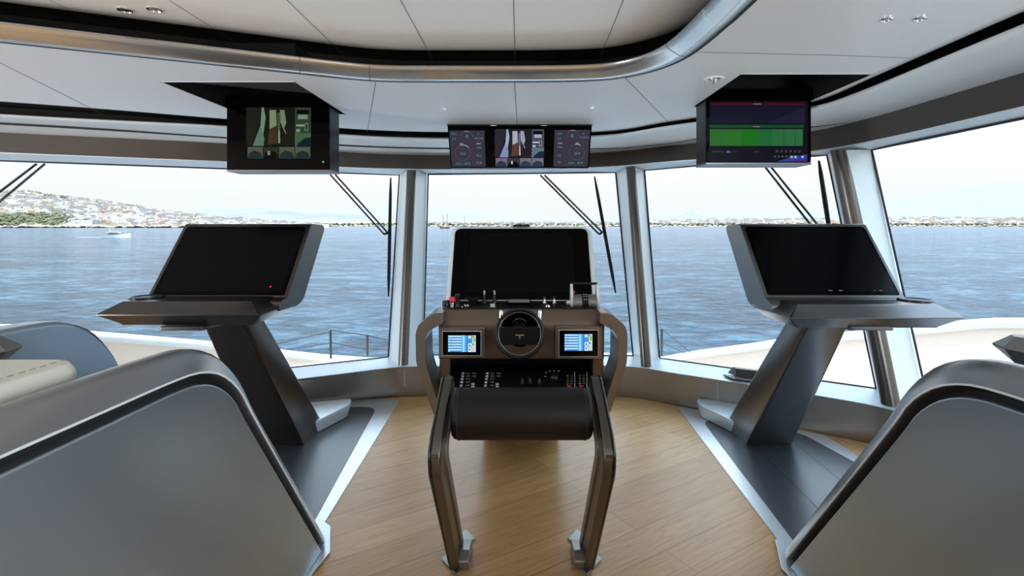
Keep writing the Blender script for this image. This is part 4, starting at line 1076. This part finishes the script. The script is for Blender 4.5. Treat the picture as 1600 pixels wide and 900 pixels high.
# =================================================================== COAST
def interp(tab, x):
    if x <= tab[0][0]: return tab[0][1]
    for (a_, b_), (c_, d_) in zip(tab, tab[1:]):
        if x <= c_: return b_+(d_-b_)*(x-a_)/(c_-a_)
    return tab[-1][1]
def ridge(name, prof, D0, D1, m, xstep, rough, seed=1, zfoot=SEAZ-2, kind='structure'):
    """terrain strip: foot at distance D0, crest at distance D1 with the given skyline"""
    rnd = random.Random(seed); cols = []; x = prof[0][0]
    rows = 9
    import math as _m
    ph = [rnd.uniform(0, 6) for _ in range(12)]
    while x <= prof[-1][0]+.01:
        top = interp(prof, x); col = []
        for j in range(rows+2):
            f = j/rows
            D = D0+(D1-D0)*min(f, 1)+(0 if f <= 1 else (D1-D0)*.6)
            zt = EYE+(352-top)/800*D1
            nz = sum(_m.sin(x*(.05+.07*k)+j*(.7+.5*k)+ph[k])/(1+k) for k in range(6))*rough
            ff = min(f, 1); z = zfoot+(zt-zfoot)*(ff**.85)+nz*ff*(1-ff*.6)
            if f > 1: z = zfoot
            col.append(Vector(((x-813)/800*D, D, z)))
        cols.append(col); x += xstep
    mb = MB(); mb.loft(cols, False, False, closed=False)
    o = mb.build(name, m, smooth=True, kind=kind, fixn=True)
    return o, cols
hill_prof = [(-150, 293), (-60, 297), (0, 302), (40, 299), (70, 303), (100, 308), (135, 312), (165, 316), (195, 320), (230, 327), (262, 331), (300, 335), (340, 340), (375, 343), (410, 346), (470, 349.5), (520, 351)]
hill, hc_ = ridge('hillside', hill_prof, 1650, 2500, M['hill'], 8, 5, 3)
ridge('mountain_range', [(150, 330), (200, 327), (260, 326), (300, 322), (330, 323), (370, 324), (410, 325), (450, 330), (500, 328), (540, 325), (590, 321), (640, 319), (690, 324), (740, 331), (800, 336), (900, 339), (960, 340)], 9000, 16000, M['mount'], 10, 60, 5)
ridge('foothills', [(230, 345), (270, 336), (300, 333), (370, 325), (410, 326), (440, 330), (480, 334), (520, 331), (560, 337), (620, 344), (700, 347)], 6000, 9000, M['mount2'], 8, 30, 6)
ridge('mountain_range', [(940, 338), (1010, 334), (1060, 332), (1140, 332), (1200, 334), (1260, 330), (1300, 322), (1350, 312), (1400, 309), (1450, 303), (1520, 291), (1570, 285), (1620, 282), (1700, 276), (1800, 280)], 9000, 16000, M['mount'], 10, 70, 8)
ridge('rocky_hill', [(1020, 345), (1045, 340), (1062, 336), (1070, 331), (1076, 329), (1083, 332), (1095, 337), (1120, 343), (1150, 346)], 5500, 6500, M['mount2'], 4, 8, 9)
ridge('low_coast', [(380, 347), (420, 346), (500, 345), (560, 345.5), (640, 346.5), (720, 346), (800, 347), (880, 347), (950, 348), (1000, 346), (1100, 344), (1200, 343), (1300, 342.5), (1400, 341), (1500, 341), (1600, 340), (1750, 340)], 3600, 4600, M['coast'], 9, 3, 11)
# trees: uncountable masses
def hill_z(cols, px, D, D0, D1, x0, xstep, rows=9):
    i = (px-x0)/xstep; i0 = max(0, min(len(cols)-2, int(i))); f = i-i0
    j = (D-D0)/(D1-D0)*rows; j0 = max(0, min(rows-1, int(j))); g = j-j0
    z = lambda a_, b_: cols[a_][b_].z
    return (z(i0, j0)*(1-f)+z(i0+1, j0)*f)*(1-g)+(z(i0, j0+1)*(1-f)+z(i0+1, j0+1)*f)*g
def blob(mb, c, r, rnd):
    vs = [Vector((0, 0, 1)), Vector((0, 0, -.5))]+[Vector((math.cos(k*PI/3), math.sin(k*PI/3), rnd.uniform(-.1, .5))) for k in range(6)]
    vs = [Vector(c)+Vector((v.x*r*rnd.uniform(.8, 1.3), v.y*r, v.z*r*.8)) for v in vs]
    fs = [(0, 2+k, 2+(k+1) % 6) for k in range(6)]+[(1, 2+(k+1) % 6, 2+k) for k in range(6)]
    mb.add(vs, fs)
rnd = random.Random(21)
tr = MB()
for _ in range(900):   # wooded headland by the shore, left
    px = rnd.uniform(-60, 118); D = rnd.uniform(1660, 1850)
    if px > 60 and rnd.random() < (px-60)/70: continue
    z = hill_z(hc_, px, D, 1650, 2500, -150, 8); blob(tr, ((px-813)/800*D, D, max(z, SEAZ+4)+2+rnd.uniform(0, 7)), rnd.uniform(3, 8), rnd)
for _ in range(500):   # scattered trees in the town
    px = rnd.uniform(-60, 470); D = rnd.uniform(1750, 2500)
    z = hill_z(hc_, px, D, 1650, 2500, -150, 8); blob(tr, ((px-813)/800*D, D, z+4), rnd.uniform(3, 8), rnd)
for _ in range(160):
    px = rnd.choice((rnd.uniform(10, 110), rnd.uniform(150, 175), rnd.uniform(195, 225))); D = rnd.uniform(2420, 2500)
    z = hill_z(hc_, px, D, 1650, 2500, -150, 8); blob(tr, ((px-813)/800*D, D, z+5), rnd.uniform(4, 9), rnd)
tag(tr.build('hillside_trees', M['green']), 'green trees along the headland and between the houses of the hill town', 'trees', kind='stuff')
tr = MB()
for _ in range(1500):
    px = rnd.uniform(380, 1650); D = rnd.uniform(3560, 3700)
    if 830 < px < 960 and rnd.random() < .5: continue
    blob(tr, ((px-813)/800*D, D, SEAZ+rnd.uniform(6, 20)), rnd.uniform(5, 13), rnd)
tag(tr.build('shore_trees', M['green']), 'thin line of trees along the low distant shore', 'trees', kind='stuff')
bd = MB()
for i in range(90):
    px = -80+i*6.2; D = 1640+rnd.uniform(-6, 6); r = rnd.uniform(8, 16); blob(bd, ((px-813)/800*D, D, SEAZ+rnd.uniform(0, 3)), r, rnd)
for i in range(160):
    px = 400+i*7.8; D = 3540+rnd.uniform(-8, 8); r = rnd.uniform(12, 22); blob(bd, ((px-813)/800*D, D, SEAZ-4+rnd.uniform(0, 5)), r, rnd)
tag(bd.build('shore_rocks', M['sand']), 'pale sandy rocks lining the far shore', 'rocks', kind='stuff')
# houses
def house_mesh(i, w_, d_, h_, mi, roofed):
    mb = MB().mat(HM[mi]); mb.box(-w_/2, w_/2, -d_/2, d_/2, -6, h_)
    mb.box(-w_/2+1.5, w_/2-3, -d_/2+2, d_/2-1, h_, h_+2.6) if not roofed else None
    if roofed:
        mb.mat(M['roof']); mb.loft([[(-w_/2-.4, -d_/2-.4, h_), (w_/2+.4, -d_/2-.4, h_), (w_/2+.4, d_/2+.4, h_), (-w_/2-.4, d_/2+.4, h_)], [(-w_/2+3, 0, h_+3), (w_/2-3, 0, h_+3), (w_/2-3, .1, h_+3), (-w_/2+3, .1, h_+3)]])
    mb.mat(M['pane'])
    fl = max(1, int(h_/3.2))
    for k in range(fl):
        nx = max(2, int(w_/4))
        for j in range(nx):
            x = -w_/2+w_*(j+.5)/nx; z = 1.0+k*3.2
            mb.quad((x-.8, -d_/2-.05, z), (x+.8, -d_/2-.05, z), (x+.8, -d_/2-.05, z+1.6), (x-.8, -d_/2-.05, z+1.6))
    return mb
protos = []
specs = [(14, 11, 7, 0, 0), (18, 12, 10, 0, 0), (12, 10, 6.5, 1, 1), (22, 13, 10, 0, 0), (16, 12, 10, 1, 0), (13, 10, 7, 2, 1), (20, 12, 13, 3, 0), (15, 11, 10, 2, 0)]
meshes = []
for i, sp_ in enumerate(specs):
    mb = house_mesh(i, *sp_); o = mb.build('house', None); meshes.append(o.data); bpy.data.objects.remove(o)
spots = []; spw = []
for _ in range(6000):
    px = rnd.uniform(-70, 500); D = rnd.uniform(1700, 2480)
    if px < 105 and D < 1880: continue
    if px < 160 and D < 1780 and rnd.random() < .6: continue
    xw = (px-813)/800*D
    if any(abs(xw-a_) < 17 and abs(D-b_) < 15 for a_, b_ in spw): continue
    spw.append((xw, D)); spots.append((px, D))
spots.sort(key=lambda q: q[1])
vis = [q for q in spots if 0 <= q[0] <= 480][:300]; visset = set(vis); rest = [q for q in spots if q not in visset]
for px, D in vis:
    me = meshes[rnd.choice((0, 0, 1, 1, 2, 3, 4, 5, 6, 7))]
    o = bpy.data.objects.new('house', me); COL.objects.link(o)
    z = hill_z(hc_, px, D, 1650, 2500, -150, 8); o.location = ((px-813)/800*D, D, z); o.rotation_euler = (0, 0, rnd.uniform(-.7, .9)); k = rnd.uniform(.7, 1.05); o.scale = (k, k, k)
    tag(o, 'one of the small pale houses in the town on the left hillside across the water', 'house', 'houses of the hillside town')
def merged_houses(name, pts, zf, label, kmin=.7, kmax=1.1):
    mb = MB()
    for px, D in pts:
        w_, d_, h_, mi, rf_ = rnd.choice(specs); k = rnd.uniform(kmin, kmax); z = zf(px, D)
        ang = rnd.uniform(-.7, .9); ca, sa = math.cos(ang), math.sin(ang); cxh, cyh = (px-813)/800*D, D
        mb.mat(HM[mi])
        vs = [(x, y, zz) for zz in (-6, h_) for y in (-d_/2, d_/2) for x in (-w_/2, w_/2)]
        mb.add([(cxh+(x*ca-y*sa)*k, cyh+(x*sa+y*ca)*k, z+zz*k) for x, y, zz in vs], [(0, 2, 3, 1), (4, 5, 7, 6), (0, 1, 5, 4), (2, 6, 7, 3), (0, 4, 6, 2), (1, 3, 7, 5)])
    tag(mb.build(name, None), label, 'houses', kind='stuff')
merged_houses('hillside_houses', rest, lambda px, D: hill_z(hc_, px, D, 1650, 2500, -150, 8), 'dense pale houses covering the upper slopes of the left hill town')
city = []
for _ in range(2600):
    px = rnd.choice((rnd.uniform(960, 1700), rnd.uniform(960, 1700), rnd.uniform(640, 960))); city.append((px, rnd.uniform(3720, 4500)))
def cz(px, D):
    top = interp([(380, 349), (960, 349), (1000, 346), (1100, 344), (1200, 343), (1300, 342.5), (1400, 341), (1700, 340)], px)
    zt = EYE+(352-top)/800*4600; f = (D-3600)/1000; return SEAZ+(zt-SEAZ)*f**.85
merged_houses('distant_city_blocks', city, cz, 'pale haze of distant city blocks along the right shore', 1.0, 1.8)
# large white hotel terraces on left hill
t = thing('hotel_block', 'long white terraced building above the wooded headland, far left', 'building', (-1800, 1900, 40))
for k in range(3):
    D = 1880+k*14; a_ = P(12+k*3, 334-k*3.2, D); b_ = P(82-k*5, 334-k*3.2, D)
    MB().box(a_.x, b_.x, D, D+14, a_.z-7, a_.z+.5).build('terrace_floor', HM[0], t)
    for j in range(14):
        x = a_.x+(b_.x-a_.x)*(j+.5)/14; MB().box(x-3, x+3, D-.3, D, a_.z-5.5, a_.z-1.5).build('balcony_opening', M['pane'], t)
# motor yacht
by = H*800/19; q = Vector(((182-813)/800*by, by, SEAZ))
t = thing('motor_boat', 'white motor boat cruising on the sea, left', 'boat', q)
hull = []
for f, wd, sh in ((-9.5, 1.9, 1.5), (-6, 2.1, 1.6), (0, 2.2, 1.9), (5, 1.7, 2.3), (8, .8, 2.7), (9.8, .05, 3.0)):
    hull.append([(q.x+f, q.y-wd*.6, SEAZ-.3), (q.x+f, q.y+wd*.6, SEAZ-.3), (q.x+f, q.y+wd, SEAZ+sh), (q.x+f, q.y-wd, SEAZ+sh)])
MB().loft(hull).build('hull', M['gel'], t)
MB().prism([(q.x-5, SEAZ+1.6), (q.x+4.5, SEAZ+2.0), (q.x+1.5, SEAZ+3.3), (q.x-4, SEAZ+3.4)], 'y', q.y-1.6, q.y+1.6).build('cabin', M['pane'], t)
MB().prism([(q.x-5.5, SEAZ+3.4), (q.x+1.8, SEAZ+3.4), (q.x+1.0, SEAZ+3.8), (q.x-5, SEAZ+3.9)], 'y', q.y-1.7, q.y+1.7).build('hardtop', M['gel'], t)
MB().tube([(q.x-4, q.y, SEAZ+3.9), (q.x-5, q.y, SEAZ+6)], .12, 6).build('radar_mast', M['gel'], t)
wk = MB(); wk.add([(q.x-26, q.y-2.5, SEAZ+.06), (q.x-9, q.y-1.5, SEAZ+.06), (q.x+9, q.y-2.4, SEAZ+.06), (q.x+9.5, q.y-1, SEAZ+.06), (q.x-9, q.y+1.5, SEAZ+.06), (q.x-26, q.y+2, SEAZ+.06)], [(0, 1, 2, 3, 4, 5)])
tag(wk.build('boat_wake', M['white'], fixn=False), 'white foam wake trailing behind the motor boat', 'wake', kind='stuff')
# wooden sailing boat near the far shore
by = H*800/5; q = Vector(((695-813)/800*by, by, SEAZ))
t = thing('sailing_boat', 'brown two-masted wooden boat near the shore, seen just left of the helm monitor', 'boat', q)
hull = []
for f, wd, sh in ((-13, 2, 6), (-8, 3, 4), (0, 3.4, 3.2), (8, 2.4, 4), (13, .1, 6)):
    hull.append([(q.x+f, q.y-wd*.5, SEAZ-.3), (q.x+f, q.y+wd*.5, SEAZ-.3), (q.x+f, q.y+wd, SEAZ+sh), (q.x+f, q.y-wd, SEAZ+sh)])
MB().loft(hull).build('hull', mat('varnished_hull', (.28, .10, .05), .5), t)
MB().box(q.x-6, q.x+3, q.y-2, q.y+2, SEAZ+3, SEAZ+5.5).build('deckhouse', HM[1], t)
for dx, hh in ((-4, 36), (6, 40)): MB().tube([(q.x+dx, q.y, SEAZ+2), (q.x+dx, q.y, SEAZ+hh)], .5, 6).build('mast', M['pewter'], t)
by2 = 3400
q = Vector(((726-813)/800*by2, by2, SEAZ)); MBt = MB().tube([q, q+Vector((0, 0, 78))], 1.2, 6)
MBt.box(q.x-10, q.x+10, q.y-3, q.y+3, SEAZ, SEAZ+6)
tag(MBt.build('lattice_mast', M['pewter']), 'tall thin mast on the far shore beside the wooden boat', 'mast')
